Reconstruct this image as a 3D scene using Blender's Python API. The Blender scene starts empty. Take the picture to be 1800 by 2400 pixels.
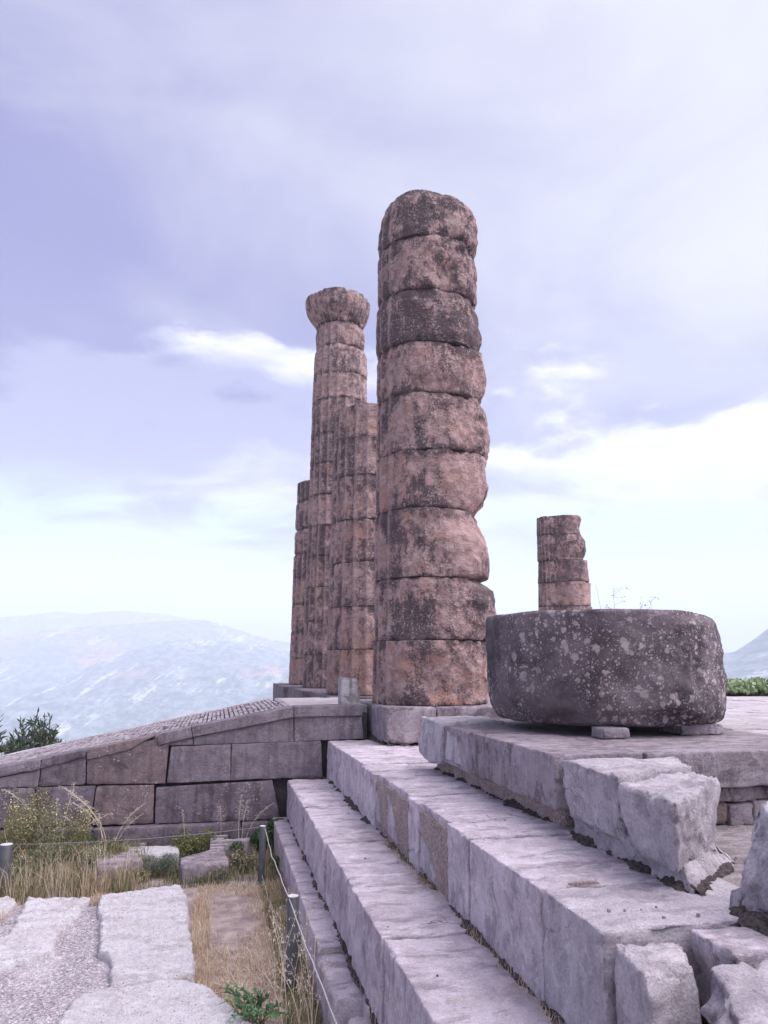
import bpy, math, random
import numpy as np
from mathutils import Vector

random.seed(7)
RNG = np.random.default_rng(11)
SC = bpy.context.scene
COL = SC.collection
R = math.radians

# ------------------------------------------------------------------ camera
ZC, F = 2.3, 1750.0                      # eye height, focal length in photo pixels (2400 tall)
PITCH, YAW = math.atan(360 / F), R(12.2)
SP, CP, SS, CS = math.sin(PITCH), math.cos(PITCH), math.sin(YAW), math.cos(YAW)
cam = bpy.data.cameras.new('camera')
cam.sensor_fit = 'VERTICAL'
cam.sensor_height = 36.0
cam.lens = 36.0 * F / 2400.0
cam.clip_start, cam.clip_end = 0.05, 40000.0
cam_ob = bpy.data.objects.new('camera', cam)
COL.objects.link(cam_ob)
cam_ob.location = (0, 0, ZC)
cam_ob.rotation_euler = (math.pi / 2 + PITCH, 0, -YAW)
SC.camera = cam_ob

# ------------------------------------------------------------------ world
SUN_EL, SUN_AZ = R(54), R(115)            # azimuth clockwise from +Y
CLOUD_GAIN = 0.415
w = bpy.data.worlds.new('World')
SC.world = w
w.use_nodes = True
nt = w.node_tree
nt.nodes.clear()


class NG:
    """small helper to write node graphs"""
    def __init__(s, tree):
        s.t = tree

    def n(s, typ, **kw):
        o = s.t.nodes.new(typ)
        for k, v in kw.items():
            setattr(o, k, v)
        return o

    def put(s, sock, v):
        if v is None:
            return
        if hasattr(v, 'is_output'):
            s.t.links.new(v, sock)
        elif hasattr(sock, 'default_value'):
            if isinstance(v, (tuple, list)) and len(v) == 3 and len(sock.default_value) == 4:
                v = (*v, 1)
            sock.default_value = v

    def math(s, op, a, b=None, c=None, clamp=False):
        o = s.n('ShaderNodeMath', operation=op, use_clamp=clamp)
        for i, v in enumerate((a, b, c)):
            s.put(o.inputs[i], v)
        return o.outputs[0]

    def vec(s, op, a, b=None):
        o = s.n('ShaderNodeVectorMath', operation=op)
        s.put(o.inputs[0], a)
        s.put(o.inputs[1], b)
        return o.outputs['Value'] if op in ('DOT_PRODUCT', 'LENGTH') else o.outputs[0]

    def mix(s, f, a, b, blend='MIX'):
        o = s.n('ShaderNodeMix', data_type='RGBA', blend_type=blend)
        s.put(o.inputs['Factor'], f)
        s.put(o.inputs[6], a)
        s.put(o.inputs[7], b)
        return o.outputs[2]

    def ramp(s, x, lo, hi, a=0.0, b=1.0):
        o = s.n('ShaderNodeMapRange', interpolation_type='SMOOTHSTEP')
        s.put(o.inputs[0], x)
        for i, v in zip((1, 2, 3, 4), (lo, hi, a, b)):
            o.inputs[i].default_value = v
        return o.outputs[0]

    def noise(s, v, scale, detail=5.0, rough=0.55, dist=0.0):
        o = s.n('ShaderNodeTexNoise')
        s.put(o.inputs['Vector'], v)
        o.inputs['Scale'].default_value = scale
        o.inputs['Detail'].default_value = detail
        o.inputs['Roughness'].default_value = rough
        o.inputs['Distortion'].default_value = dist
        return o.outputs[0]

    def voro(s, v, scale, feat='F1', rand=1.0):
        o = s.n('ShaderNodeTexVoronoi', feature=feat)
        s.put(o.inputs['Vector'], v)
        o.inputs['Scale'].default_value = scale
        o.inputs['Randomness'].default_value = rand
        return o

    def scale(s, v, sx, sy, sz, off=(0, 0, 0)):
        o = s.n('ShaderNodeMapping')
        s.put(o.inputs[0], v)
        o.inputs['Scale'].default_value = (sx, sy, sz)
        o.inputs['Location'].default_value = off
        return o.outputs[0]


g = NG(nt)
sky = g.n('ShaderNodeTexSky', sky_type='NISHITA', sun_disc=False)
sky.sun_elevation, sky.sun_rotation = SUN_EL, SUN_AZ
tc = g.n('ShaderNodeTexCoord').outputs['Generated']
sep = g.n('ShaderNodeSeparateXYZ')
g.put(sep.inputs[0], tc)
dz = g.math('MAXIMUM', sep.outputs[2], 0.0)
den = g.math('ADD', dz, 0.16)
cmb = g.n('ShaderNodeCombineXYZ')
g.put(cmb.inputs[0], g.math('DIVIDE', sep.outputs[0], den))
g.put(cmb.inputs[1], g.math('DIVIDE', sep.outputs[1], den))
plane = cmb.outputs[0]                                     # flat cloud layer seen in perspective
sunv = (math.sin(SUN_AZ) * math.cos(SUN_EL), math.cos(SUN_AZ) * math.cos(SUN_EL), math.sin(SUN_EL))
toward = g.vec('DOT_PRODUCT', tc, sunv)                    # brightness of the cloud deck round the veiled sun
nA = g.noise(g.scale(plane, 1, 1, 1, (3.1, 1.7, 0)), 0.55, 5, 0.50, 0.4)
nB = g.noise(g.scale(plane, 1, 1, 1, (8.3, 4.2, 0)), 1.9, 7, 0.58, 0.5)
nC = g.noise(g.scale(tc, 1, 1, 2.6, (1.9, 0.7, 0.2)), 3.4, 9, 0.56, 0.25)      # heaped clouds low in the sky
nD = g.noise(g.scale(tc, 1, 1, 3.4, (4.2, 1.3, 2.0)), 2.4, 8, 0.55, 0.4)
val = g.math('ADD', toward, g.math('MULTIPLY', g.math('SUBTRACT', nA, 0.5), 0.70))
val = g.math('ADD', val, g.math('MULTIPLY', g.math('SUBTRACT', nB, 0.5), 0.62))
f1 = g.ramp(val, 0.02, 0.80)
deck = g.mix(f1, (0.285, 0.268, 0.64), (1.02, 1.02, 1.12))
wisp = g.ramp(nD, 0.50, 0.72)
deck = g.mix(g.math('MULTIPLY', wisp, 0.30), deck, (0.98, 0.98, 1.06))
heap = g.math('ADD', g.math('SUBTRACT', nC, 0.5), g.math('MULTIPLY', g.math('SUBTRACT', 0.37, dz), 1.25))
edge = g.ramp(heap, 0.0, 0.10)
shade = g.ramp(g.math('ADD', g.math('MULTIPLY', g.math('SUBTRACT', nD, 0.5), 1.6), g.math('MULTIPLY', g.math('SUBTRACT', val, 0.16), 1.3)), -0.22, 0.16)
body = g.mix(shade, (0.50, 0.485, 0.84), (1.25, 1.23, 1.28))
low = g.ramp(g.math('ADD', dz, g.math('MULTIPLY', g.math('SUBTRACT', nC, 0.5), 0.45)), 0.20, 0.12)
body = g.mix(low, body, (0.98, 1.08, 1.24))
deck = g.mix(edge, deck, body)
glare = g.ramp(dz, 0.17, 0.06)
thin = g.math('MULTIPLY', g.ramp(nB, 0.44, 0.62), g.ramp(dz, 0.27, 0.17))
deck = g.mix(g.math('MULTIPLY', thin, 0.75), deck, (0.98, 1.30, 1.34))
deck = g.mix(glare, deck, (1.55, 1.85, 2.5))
deck = g.vec('SCALE', deck)
deck.node.inputs['Scale'].default_value = 10.0 * CLOUD_GAIN
col = g.mix(0.92, sky.outputs[0], deck)
bg = g.n('ShaderNodeBackground')
g.put(bg.inputs[0], col)
bg.inputs[1].default_value = 0.1
wo = g.n('ShaderNodeOutputWorld')
g.t.links.new(bg.outputs[0], wo.inputs[0])

# ------------------------------------------------------------------ sun (veiled)
sl = bpy.data.lights.new('sun', 'SUN')
sl.energy, sl.angle, sl.color = 2.6, R(65), (1.0, 0.925, 0.97)
so = bpy.data.objects.new('sun', sl)
COL.objects.link(so)
so.location = (20, 0, 30)
so.rotation_euler = Vector(sunv).to_track_quat('Z', 'Y').to_euler()

SC.view_settings.view_transform = 'Standard'
SC.view_settings.look = 'None'
SC.view_settings.exposure = 1.15
SC.view_settings.gamma = 1.0
SC.view_settings.use_curve_mapping = False
HAZE_DENSITY = 4.6e-4


# ------------------------------------------------------------------ measuring helpers
def ray(x, y):
    a, b = (x - 900) / F, (1200 - y) / F
    fw, up = CP - SP * b, SP + CP * b
    return (SS * fw + CS * a, CS * fw - SS * a, up)


def at_z(x, y, z):
    r = ray(x, y)
    t = (z - ZC) / r[2]
    return (r[0] * t, r[1] * t, z)


def at_y(x, y, Y):
    r = ray(x, y)
    t = Y / r[1]
    return (r[0] * t, Y, ZC + r[2] * t)


def at_x(x, y, X):
    r = ray(x, y)
    t = X / r[0]
    return (X, r[1] * t, ZC + r[2] * t)


def z_of(y, X, Y):
    f = SS * X + CS * Y
    b = (1200 - y) / F
    return ZC + f * (SP + CP * b) / (CP - SP * b)


def pix(X, Y, Z):
    d = Z - ZC
    f = SS * X + CS * Y
    r = CS * X - SS * Y
    z = f * CP + d * SP
    return 900 + F * r / z, 1200 - F * (d * CP - f * SP) / z, z


# ------------------------------------------------------------------ noise (numpy)
_P = np.random.default_rng(3).permutation(256)
_P = np.concatenate([_P, _P, _P])
_G = np.random.default_rng(4).normal(size=(256, 3))
_G /= np.linalg.norm(_G, axis=1)[:, None]


def pn(p):
    p = np.asarray(p, float)
    i = np.floor(p).astype(int)
    f = p - i
    i = i & 255
    u = f * f * f * (f * (f * 6 - 15) + 10)
    out = 0
    for dx in (0, 1):
        for dy in (0, 1):
            for dzz in (0, 1):
                h = _P[_P[_P[i[:, 0] + dx] + i[:, 1] + dy] + i[:, 2] + dzz]
                gr = _G[h]
                dd = gr[:, 0] * (f[:, 0] - dx) + gr[:, 1] * (f[:, 1] - dy) + gr[:, 2] * (f[:, 2] - dzz)
                wt = (u[:, 0] if dx else 1 - u[:, 0]) * (u[:, 1] if dy else 1 - u[:, 1]) * (u[:, 2] if dzz else 1 - u[:, 2])
                out = out + wt * dd
    return out * 1.6


def fbm(p, o=4, g=0.5):
    p = np.asarray(p, float)
    s, a, t = 0, 1.0, 0
    for k in range(o):
        s = s + a * pn(p * (2.0 ** k) + 17.3 * k)
        t += a
        a *= g
    return s / t


def sstep(a, b, x):
    t = np.clip((x - a) / (b - a), 0, 1)
    return t * t * (3 - 2 * t)


# ------------------------------------------------------------------ object helpers
WL = {}


def tag(o, label=None, cat=None, group=None, kind=None):
    for k, v in (('label', label), ('category', cat), ('group', group), ('kind', kind)):
        if v:
            o[k] = v
    return o


def empty(name, loc, label, cat, group=None, kind=None):
    o = bpy.data.objects.new(name, None)
    COL.objects.link(o)
    o.location = loc
    o.empty_display_size = 0.2
    WL[o.name] = Vector(loc)
    return tag(o, label, cat, group, kind)


def link(name, me, parent=None, origin=(0, 0, 0)):
    o = bpy.data.objects.new(name, me)
    COL.objects.link(o)
    origin = Vector(origin)
    WL[o.name] = origin
    if parent is not None:
        o.parent = parent
        o.location = origin - WL[parent.name]
    else:
        o.location = origin
    return o


def mesh(name, V, Fc, mat, parent=None, smooth=True, cols=None, origin=None):
    V = np.asarray(V, float)
    if origin is None:
        lo, hi = V.min(0), V.max(0)
        origin = np.array([(lo[0] + hi[0]) / 2, (lo[1] + hi[1]) / 2, lo[2]])
    me = bpy.data.meshes.new(name)
    if not isinstance(Fc, list):
        Fc = np.asarray(Fc).tolist()
    me.from_pydata((V - np.asarray(origin)).tolist(), [], Fc)
    if smooth:
        me.polygons.foreach_set('use_smooth', [True] * len(me.polygons))
    if cols is not None:
        at = me.color_attributes.new('tint', 'FLOAT_COLOR', 'POINT')
        c4 = np.ones((len(V), 4))
        c4[:, :3] = cols
        at.data.foreach_set('color', c4.ravel())
    me.materials.append(mat)
    me.update()
    return link(name, me, parent, origin)


_lat = {}


def lattice(nx, ny, nz):
    key = (nx, ny, nz)
    if key in _lat:
        return _lat[key]
    idx = -np.ones((nx, ny, nz), int)
    m = np.zeros((nx, ny, nz), bool)
    m[[0, -1]] = True
    m[:, [0, -1]] = True
    m[:, :, [0, -1]] = True
    idx[m] = np.arange(m.sum())
    pts = np.argwhere(m)
    fs = []

    def quad(a, flip):
        q = np.stack([a[:-1, :-1], a[1:, :-1], a[1:, 1:], a[:-1, 1:]], -1).reshape(-1, 4)
        fs.append(q[:, ::-1] if flip else q)
    quad(idx[0], True)
    quad(idx[-1], False)
    quad(idx[:, 0], False)
    quad(idx[:, -1], True)
    quad(idx[:, :, 0], True)
    quad(idx[:, :, -1], False)
    _lat[key] = (pts, np.concatenate(fs))
    return _lat[key]


def axis_lines(L, rd, seg):
    n = max(1, int(round((L - 2 * rd) / seg)))
    mid = np.linspace(rd, L - rd, n + 1)
    return np.concatenate([[0, rd * 0.4], mid, [L - rd * 0.4, L]])


def rock(corners, seg=0.06, rd=0.02, chip=2.0, rough=0.006, rsc=6.0, big=0.0, bsc=1.7, sides=None, seed=0.0, wear=0.0):
    """A worn block: 8 corners (x0y0z0, x1y0z0, x0y1z0, x1y1z0, then the same at z1)."""
    C8 = np.asarray(corners, float)
    Lx = np.linalg.norm(C8[1] - C8[0] + C8[5] - C8[4]) / 2
    Ly = np.linalg.norm(C8[2] - C8[0] + C8[6] - C8[4]) / 2
    Lz = np.linalg.norm(C8[4] - C8[0] + C8[7] - C8[3]) / 2
    rd = min(rd, 0.3 * min(Lx, Ly, Lz))
    ax = [axis_lines(L, rd, seg) for L in (Lx, Ly, Lz)]
    pts, fs = lattice(*[len(a) for a in ax])
    q = np.stack([ax[k][pts[:, k]] for k in range(3)], 1)
    Ld = np.array([Lx, Ly, Lz])
    off = np.array([seed * 3.7, seed * 5.1, seed * 7.7]) + C8[0] * 0.37
    nz = 0.55 * fbm(q * 6.0 + off, 2) + 0.65 * fbm(q * 17.0 + off, 3, 0.6)
    nb = np.clip(fbm(q * 5.5 + off + 9, 2) - 0.18, 0, 1) * 2.6
    rr = rd * (0.30 + 2.3 * chip * np.clip(nz + 0.10, 0, 1) ** 1.2 + wear * np.clip(nb, 0, 1) ** 1.5)
    rr = np.minimum(rr, 0.45 * Ld.min())[:, None]
    c = np.clip(q, rr, Ld - rr)
    d = q - c
    ln = np.maximum(np.linalg.norm(d, axis=1), 1e-9)[:, None]
    nrm = d / ln
    p = c + nrm * rr
    disp = rough * fbm(q * rsc + off + 31, 4, 0.6) + big * fbm(q * bsc + off + 71, 2)
    if sides:
        for k, (amp, sc) in sides.items():
            a = 'xyz'.index(k[0])
            wgt = (nrm[:, a] * (1 if k[1] == '1' else -1)).clip(0, 1)
            nn = fbm(q * sc + off + 51, 5, 0.6)
            disp = disp + wgt * amp * (nn - 0.4 * np.abs(pn(q * sc * 1.7 + off)))
    p = p + nrm * disp[:, None]
    t = p / Ld
    x, y, z = t[:, :1], t[:, 1:2], t[:, 2:]
    V = ((C8[0] * (1 - x) + C8[1] * x) * (1 - y) + (C8[2] * (1 - x) + C8[3] * x) * y) * (1 - z) + \
        ((C8[4] * (1 - x) + C8[5] * x) * (1 - y) + (C8[6] * (1 - x) + C8[7] * x) * y) * z
    return V, fs


def box8(x0, x1, y0, y1, z0, z1):
    return [(x0, y0, z0), (x1, y0, z0), (x0, y1, z0), (x1, y1, z0), (x0, y0, z1), (x1, y0, z1), (x0, y1, z1), (x1, y1, z1)]


def block(name, box, mat, parent=None, **kw):
    c = box8(*box) if len(box) == 6 else box
    V, fs = rock(c, **kw)
    return mesh(name, V, fs, mat, parent)


def tube(pts, rads, n=6):
    pts = np.asarray(pts, float)
    m = len(pts)
    rads = np.broadcast_to(np.asarray(rads, float), (m,))
    T = np.gradient(pts, axis=0)
    T /= np.linalg.norm(T, axis=1)[:, None] + 1e-12
    ref = np.where(np.abs(T[:, 2:3]) > 0.9, np.array([[1.0, 0, 0]]), np.array([[0, 0, 1.0]]))
    A = np.cross(T, ref)
    A /= np.linalg.norm(A, axis=1)[:, None] + 1e-12
    B = np.cross(T, A)
    th = np.linspace(0, 2 * math.pi, n, endpoint=False)
    V = pts[:, None] + rads[:, None, None] * (np.cos(th)[None, :, None] * A[:, None] + np.sin(th)[None, :, None] * B[:, None])
    V = V.reshape(-1, 3)
    fs = []
    for i in range(m - 1):
        for k in range(n):
            fs.append([i * n + k, i * n + (k + 1) % n, (i + 1) * n + (k + 1) % n, (i + 1) * n + k])
    fs.append(list(range(n))[::-1])
    fs.append([(m - 1) * n + k for k in range(n)])
    return V, fs


def join(parts):
    V, Fs, o = [], [], 0
    for v, f in parts:
        V.append(np.asarray(v, float))
        Fs += [[int(i) + o for i in q] for q in (f if isinstance(f, list) else np.asarray(f).tolist())]
        o += len(v)
    return np.concatenate(V), Fs


# ------------------------------------------------------------------ materials
def new_mat(name):
    m = bpy.data.materials.new(name)
    m.use_nodes = True
    t = m.node_tree
    t.nodes.clear()
    gg = NG(t)
    out = gg.n('ShaderNodeOutputMaterial')
    b = gg.n('ShaderNodeBsdfPrincipled')
    t.links.new(b.outputs[0], out.inputs[0])
    return m, gg, b


def finish(gg, b, colr, rough, bumps):
    gg.put(b.inputs['Base Color'], colr)
    gg.put(b.inputs['Roughness'], rough)
    b.inputs['Specular IOR Level'].default_value = 0.25
    prev = None
    for h, dist, st in bumps:
        bp = gg.n('ShaderNodeBump')
        gg.put(bp.inputs['Height'], h)
        bp.inputs['Distance'].default_value = dist
        bp.inputs['Strength'].default_value = st
        if prev is not None:
            gg.t.links.new(prev, bp.inputs['Normal'])
        prev = bp.outputs[0]
    if prev is not None:
        gg.t.links.new(prev, b.inputs['Normal'])


def pos(gg, off=(0, 0, 0)):
    p = gg.n('ShaderNodeNewGeometry').outputs['Position']
    return gg.scale(p, 1, 1, 1, off) if any(off) else p


def marble(name, c_lo, c_hi, stain=(0.10, 0.09, 0.10), stain_amt=0.5, spot=0.5, off=(0, 0, 0), bump=1.0, warm=(0.40, 0.31, 0.28), warm_amt=0.3, streak=0.0, crack=0.6, pit=0.0):
    m, gg, b = new_mat(name)
    rnd = gg.n('ShaderNodeObjectInfo').outputs['Random']
    p = gg.vec('ADD', pos(gg, off), gg.vec('SCALE', (7.1, 3.3, 5.7)))
    gg.put(p.node.inputs[1].links[0].from_node.inputs['Scale'], rnd)
    n1 = gg.noise(p, 2.6, 8, 0.66, 0.5)
    n2 = gg.noise(p, 13, 9, 0.70, 0.3)
    n3 = gg.noise(p, 85, 5, 0.68)
    c = gg.mix(gg.ramp(n1, 0.34, 0.66), c_lo, c_hi)
    c = gg.mix(gg.math('MULTIPLY', gg.ramp(n2, 0.42, 0.66), 0.65), c, c_hi)
    wv = gg.noise(gg.scale(p, 1, 1, 1, (5, 2, 8)), 3.1, 7, 0.64, 0.6)
    c = gg.mix(gg.math('MULTIPLY', gg.ramp(wv, 0.50, 0.70), warm_amt), c, warm)
    bl = gg.noise(gg.scale(p, 1.0, 2.2, 1.6, (7, 1, 2)), 5.0, 6, 0.62, 0.5)
    c = gg.mix(gg.math('MULTIPLY', gg.ramp(bl, 0.55, 0.66), 0.45), c, (min(1, c_hi[0] * 1.28), min(1, c_hi[1] * 1.29), min(1, c_hi[2] * 1.28)))
    st = gg.noise(gg.scale(p, 0.7, 1.5, 1.0, (2, 7, 3)), 4.6, 12, 0.74, 0.4)
    c = gg.mix(gg.math('MULTIPLY', gg.ramp(st, 0.50, 0.60), stain_amt), c, stain)
    if streak:
        sv = gg.noise(gg.scale(p, 7, 7, 0.55), 1.6, 7, 0.66)
        c = gg.mix(gg.math('MULTIPLY', gg.ramp(sv, 0.47, 0.64), streak), c, stain)
    vo = gg.voro(gg.scale(p, 1, 1, 1, (1, 1, 4)), 34)
    rc = gg.n('ShaderNodeSeparateColor')
    gg.put(rc.inputs[0], vo.outputs['Color'])
    sm = gg.noise(p, 3.5, 5, 0.6)
    dd = gg.math('ADD', vo.outputs[0], gg.math('MULTIPLY', gg.math('SUBTRACT', n3, 0.5), 0.5))
    sp_ = gg.math('MULTIPLY', gg.ramp(gg.math('SUBTRACT', dd, gg.math('MULTIPLY', rc.outputs[1], 0.3)), 0.14, 0.02), gg.ramp(sm, 0.48, 0.62))
    c = gg.mix(gg.math('MULTIPLY', sp_, spot), c, (0.62, 0.57, 0.59))
    c = gg.mix(gg.ramp(n3, 0.28, 0.62, 0.0, 1.0), gg.mix(0.32, c, (0.05, 0.042, 0.05)), c)
    c = gg.mix(gg.ramp(rnd, 0.0, 1.0, 0.0, 0.22), c, gg.mix(0.5, c, (0.20, 0.165, 0.18)))
    if pit:
        pv_ = gg.voro(gg.scale(p, 1, 1, 1, (4, 4, 4)), 48)
        pc = gg.n('ShaderNodeSeparateColor')
        gg.put(pc.inputs[0], pv_.outputs['Color'])
        pm_ = gg.math('MULTIPLY', gg.ramp(gg.math('ADD', pv_.outputs[0], gg.math('MULTIPLY', gg.math('SUBTRACT', n3, 0.5), 0.6)), 0.30, 0.16), gg.math('GREATER_THAN', gg.math('ADD', pc.outputs[0], gg.math('MULTIPLY', n1, 0.8)), 1.08))
        c = gg.mix(gg.math('MULTIPLY', pm_, pit), c, (0.20, 0.155, 0.16))
    # a few hairline cracks
    wp = gg.vec('ADD', p, gg.vec('SCALE', gg.n('ShaderNodeTexNoise').outputs['Color']))
    tn = wp.node.inputs[1].links[0].from_node
    tn.inputs['Scale'].default_value = 0.5
    src = tn.inputs[0].links[0].from_node
    gg.put(src.inputs['Vector'], p)
    src.inputs['Scale'].default_value = 2.6
    src.inputs['Detail'].default_value = 5
    ck = gg.voro(wp, 1.15, 'DISTANCE_TO_EDGE').outputs[0]
    cm = gg.math('MULTIPLY', gg.ramp(ck, 0.007, 0.002), gg.ramp(gg.noise(gg.scale(p, 1, 1, 1, (3, 3, 9)), 1.3, 3), 0.50, 0.58))
    c = gg.mix(gg.math('MULTIPLY', cm, crack), c, (0.05, 0.043, 0.046))
    gr = gg.noise(gg.scale(p, 9, 2.2, 16), 2.4, 8, 0.70, 0.4)
    hh = gg.math('SUBTRACT', n2, gg.math('MULTIPLY', cm, 0.6 * crack))
    finish(gg, b, c, gg.ramp(n2, 0.3, 0.7, 0.74, 0.95), [(gr, 0.018 * bump, 0.8), (hh, 0.032 * bump, 0.8), (n3, 0.009 * bump, 1.0)])
    return m


def poros(name, orange=0.25, dark=0.6, off=(0, 0, 0), pale=0.4, lichen_dark=(0.098, 0.073, 0.086)):
    m, gg, b = new_mat(name)
    rnd = gg.n('ShaderNodeObjectInfo').outputs['Random']
    p = gg.vec('ADD', pos(gg, off), gg.vec('SCALE', (9.1, 4.3, 6.7)))
    gg.put(p.node.inputs[1].links[0].from_node.inputs['Scale'], rnd)
    n1 = gg.noise(p, 1.5, 9, 0.68, 0.5)
    n2 = gg.noise(p, 8, 9, 0.74, 0.4)
    n3 = gg.noise(p, 40, 6, 0.74)
    at = gg.n('ShaderNodeAttribute', attribute_name='tint')
    sp0 = gg.n('ShaderNodeSeparateColor')
    gg.put(sp0.inputs[0], at.outputs['Color'])
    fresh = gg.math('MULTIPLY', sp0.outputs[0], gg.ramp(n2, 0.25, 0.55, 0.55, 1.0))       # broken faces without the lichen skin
    base = gg.mix(gg.ramp(n2, 0.34, 0.66), (0.285, 0.180, 0.172), (0.58, 0.405, 0.385))
    ov = gg.noise(gg.scale(p, 1, 1, 1.6, (9, 3, 1)), 1.9, 8, 0.66, 0.8)
    base = gg.mix(gg.math('MULTIPLY', gg.ramp(ov, 0.62 - 0.3 * orange, 0.82 - 0.3 * orange), 0.75), base, (0.52, 0.285, 0.215))
    sv = gg.noise(gg.scale(p, 3.2, 3.2, 0.9, (4, 4, 4)), 1.5, 9, 0.72, 0.5)
    dk = gg.math('ADD', gg.math('MULTIPLY', n1, 0.52), gg.math('MULTIPLY', sv, 0.48))
    dk = gg.math('ADD', dk, gg.math('MULTIPLY', gg.math('SUBTRACT', n3, 0.5), 0.36))
    dk = gg.math('ADD', dk, gg.math('MULTIPLY', sp0.outputs[2], 0.07))
    dk = gg.math('ADD', dk, gg.math('MULTIPLY', gg.math('SUBTRACT', rnd, 0.5), 0.10))
    dk = gg.math('ADD', dk, gg.math('MULTIPLY', gg.math('SUBTRACT', n2, 0.5), -0.25))
    skin = gg.math('MULTIPLY', gg.ramp(dk, 0.585 - 0.17 * dark, 0.665 - 0.17 * dark), 0.9)
    arris = gg.math('MULTIPLY', sp0.outputs[1], gg.ramp(n3, 0.30, 0.55))          # arrises rubbed bare
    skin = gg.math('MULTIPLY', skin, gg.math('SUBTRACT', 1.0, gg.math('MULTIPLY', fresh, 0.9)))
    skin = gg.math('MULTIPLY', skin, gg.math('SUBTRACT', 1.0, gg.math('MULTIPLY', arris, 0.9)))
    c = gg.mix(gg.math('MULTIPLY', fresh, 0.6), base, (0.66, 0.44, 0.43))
    c = gg.mix(gg.math('MULTIPLY', arris, 0.7), c, (0.54, 0.40, 0.385))
    c = gg.mix(skin, c, lichen_dark)  # dark lichen skin over the bare stone
    wob = gg.math('MULTIPLY', gg.math('SUBTRACT', n3, 0.5), 0.7)
    acc = None
    for sc, rad, cut_ in ((14, 0.36, 0.50), (30, 0.42, 0.42), (70, 0.44, 0.40)):
        v = gg.voro(gg.scale(p, 1, 1, 1, (sc, 2, 1)), sc)
        rc = gg.n('ShaderNodeSeparateColor')
        gg.put(rc.inputs[0], v.outputs['Color'])
        d = gg.math('ADD', v.outputs[0], wob)
        f = gg.math('MULTIPLY', gg.ramp(gg.math('SUBTRACT', gg.math('MULTIPLY', rc.outputs[1], rad), d), -0.05, 0.05), gg.math('GREATER_THAN', rc.outputs[0], cut_))
        acc = f if acc is None else gg.math('MAXIMUM', acc, f)
    acc = gg.math('MULTIPLY', acc, gg.ramp(gg.noise(gg.scale(p, 1, 1, 1, (2, 8, 5)), 2.2, 5, 0.6), 0.36, 0.56))
    acc = gg.math('MULTIPLY', acc, gg.math('SUBTRACT', 1.0, gg.math('MULTIPLY', fresh, 0.8)))
    c = gg.mix(gg.math('MULTIPLY', acc, pale), c, (0.52, 0.43, 0.43))
    pv = gg.voro(gg.scale(p, 1, 1, 1.3, (3, 3, 3)), 24).outputs[0]
    finish(gg, b, c, 0.95, [(n2, 0.075, 1.0), (n3, 0.026, 1.0), (pv, 0.02, 0.5)])
    return m


def lichen_stone(name):
    m, gg, b = new_mat(name)
    p = pos(gg)
    n1 = gg.noise(p, 2.4, 8, 0.65, 0.3)
    n2 = gg.noise(p, 14, 8, 0.7)
    n3 = gg.noise(p, 60, 5, 0.7)
    c = gg.mix(gg.ramp(n1, 0.32, 0.68), (0.076, 0.061, 0.072), (0.25, 0.20, 0.225))
    c = gg.mix(gg.ramp(n2, 0.50, 0.74, 0, 0.6), c, (0.34, 0.28, 0.30))
    area = gg.noise(gg.scale(p, 1, 1, 1, (3, 1, 2)), 1.7, 3, 0.5)
    wob = gg.math('MULTIPLY', gg.math('SUBTRACT', gg.noise(p, 24, 6, 0.68), 0.5), 0.9)
    for sc, cut, rad, lo, colr in ((5.0, 0.62, 0.38, 0.44, (0.46, 0.37, 0.38)), (9.0, 0.48, 0.38, 0.42, (0.55, 0.47, 0.48)), (17, 0.40, 0.46, 0.38, (0.54, 0.45, 0.46)), (38, 0.35, 0.44, 0.36, (0.60, 0.53, 0.55)), (85, 0.35, 0.46, 0.34, (0.50, 0.44, 0.46))):
        v = gg.voro(gg.scale(p, 1, 1, 1, (sc, 2, 1)), sc)
        rc = gg.n('ShaderNodeSeparateColor')
        gg.put(rc.inputs[0], v.outputs['Color'])
        d = gg.math('ADD', v.outputs[0], wob)
        thr = gg.math('MULTIPLY', rc.outputs[1], rad)
        f = gg.math('MULTIPLY', gg.ramp(gg.math('SUBTRACT', thr, d), -0.03, 0.05), gg.math('GREATER_THAN', rc.outputs[0], cut))
        f = gg.math('MULTIPLY', f, gg.ramp(area, lo, lo + 0.14))
        f = gg.math('MULTIPLY', f, gg.ramp(n3, 0.2, 0.6, 0.55, 0.95))
        c = gg.mix(f, c, colr)
    finish(gg, b, c, 0.93, [(n1, 0.06, 0.6), (n2, 0.06, 1.0), (n3, 0.018, 1.0)])
    return m


def simple(name, c1, c2, scale=8, rough=0.9, bump=0.01, det=6, spec=0.25, stretch=(1, 1, 1)):
    m, gg, b = new_mat(name)
    p = gg.scale(pos(gg), *stretch)
    n = gg.noise(p, scale, det, 0.65)
    n2 = gg.noise(p, scale * 6, 4, 0.6)
    c = gg.mix(gg.ramp(n, 0.3, 0.7), c1, c2)
    c = gg.mix(gg.ramp(n2, 0.3, 0.7, 0.25, 0.0), c, (0.03, 0.03, 0.03))
    finish(gg, b, c, rough, [(n, bump, 0.6), (n2, bump * 0.3, 0.6)])
    b.inputs['Specular IOR Level'].default_value = spec
    return m


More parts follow.
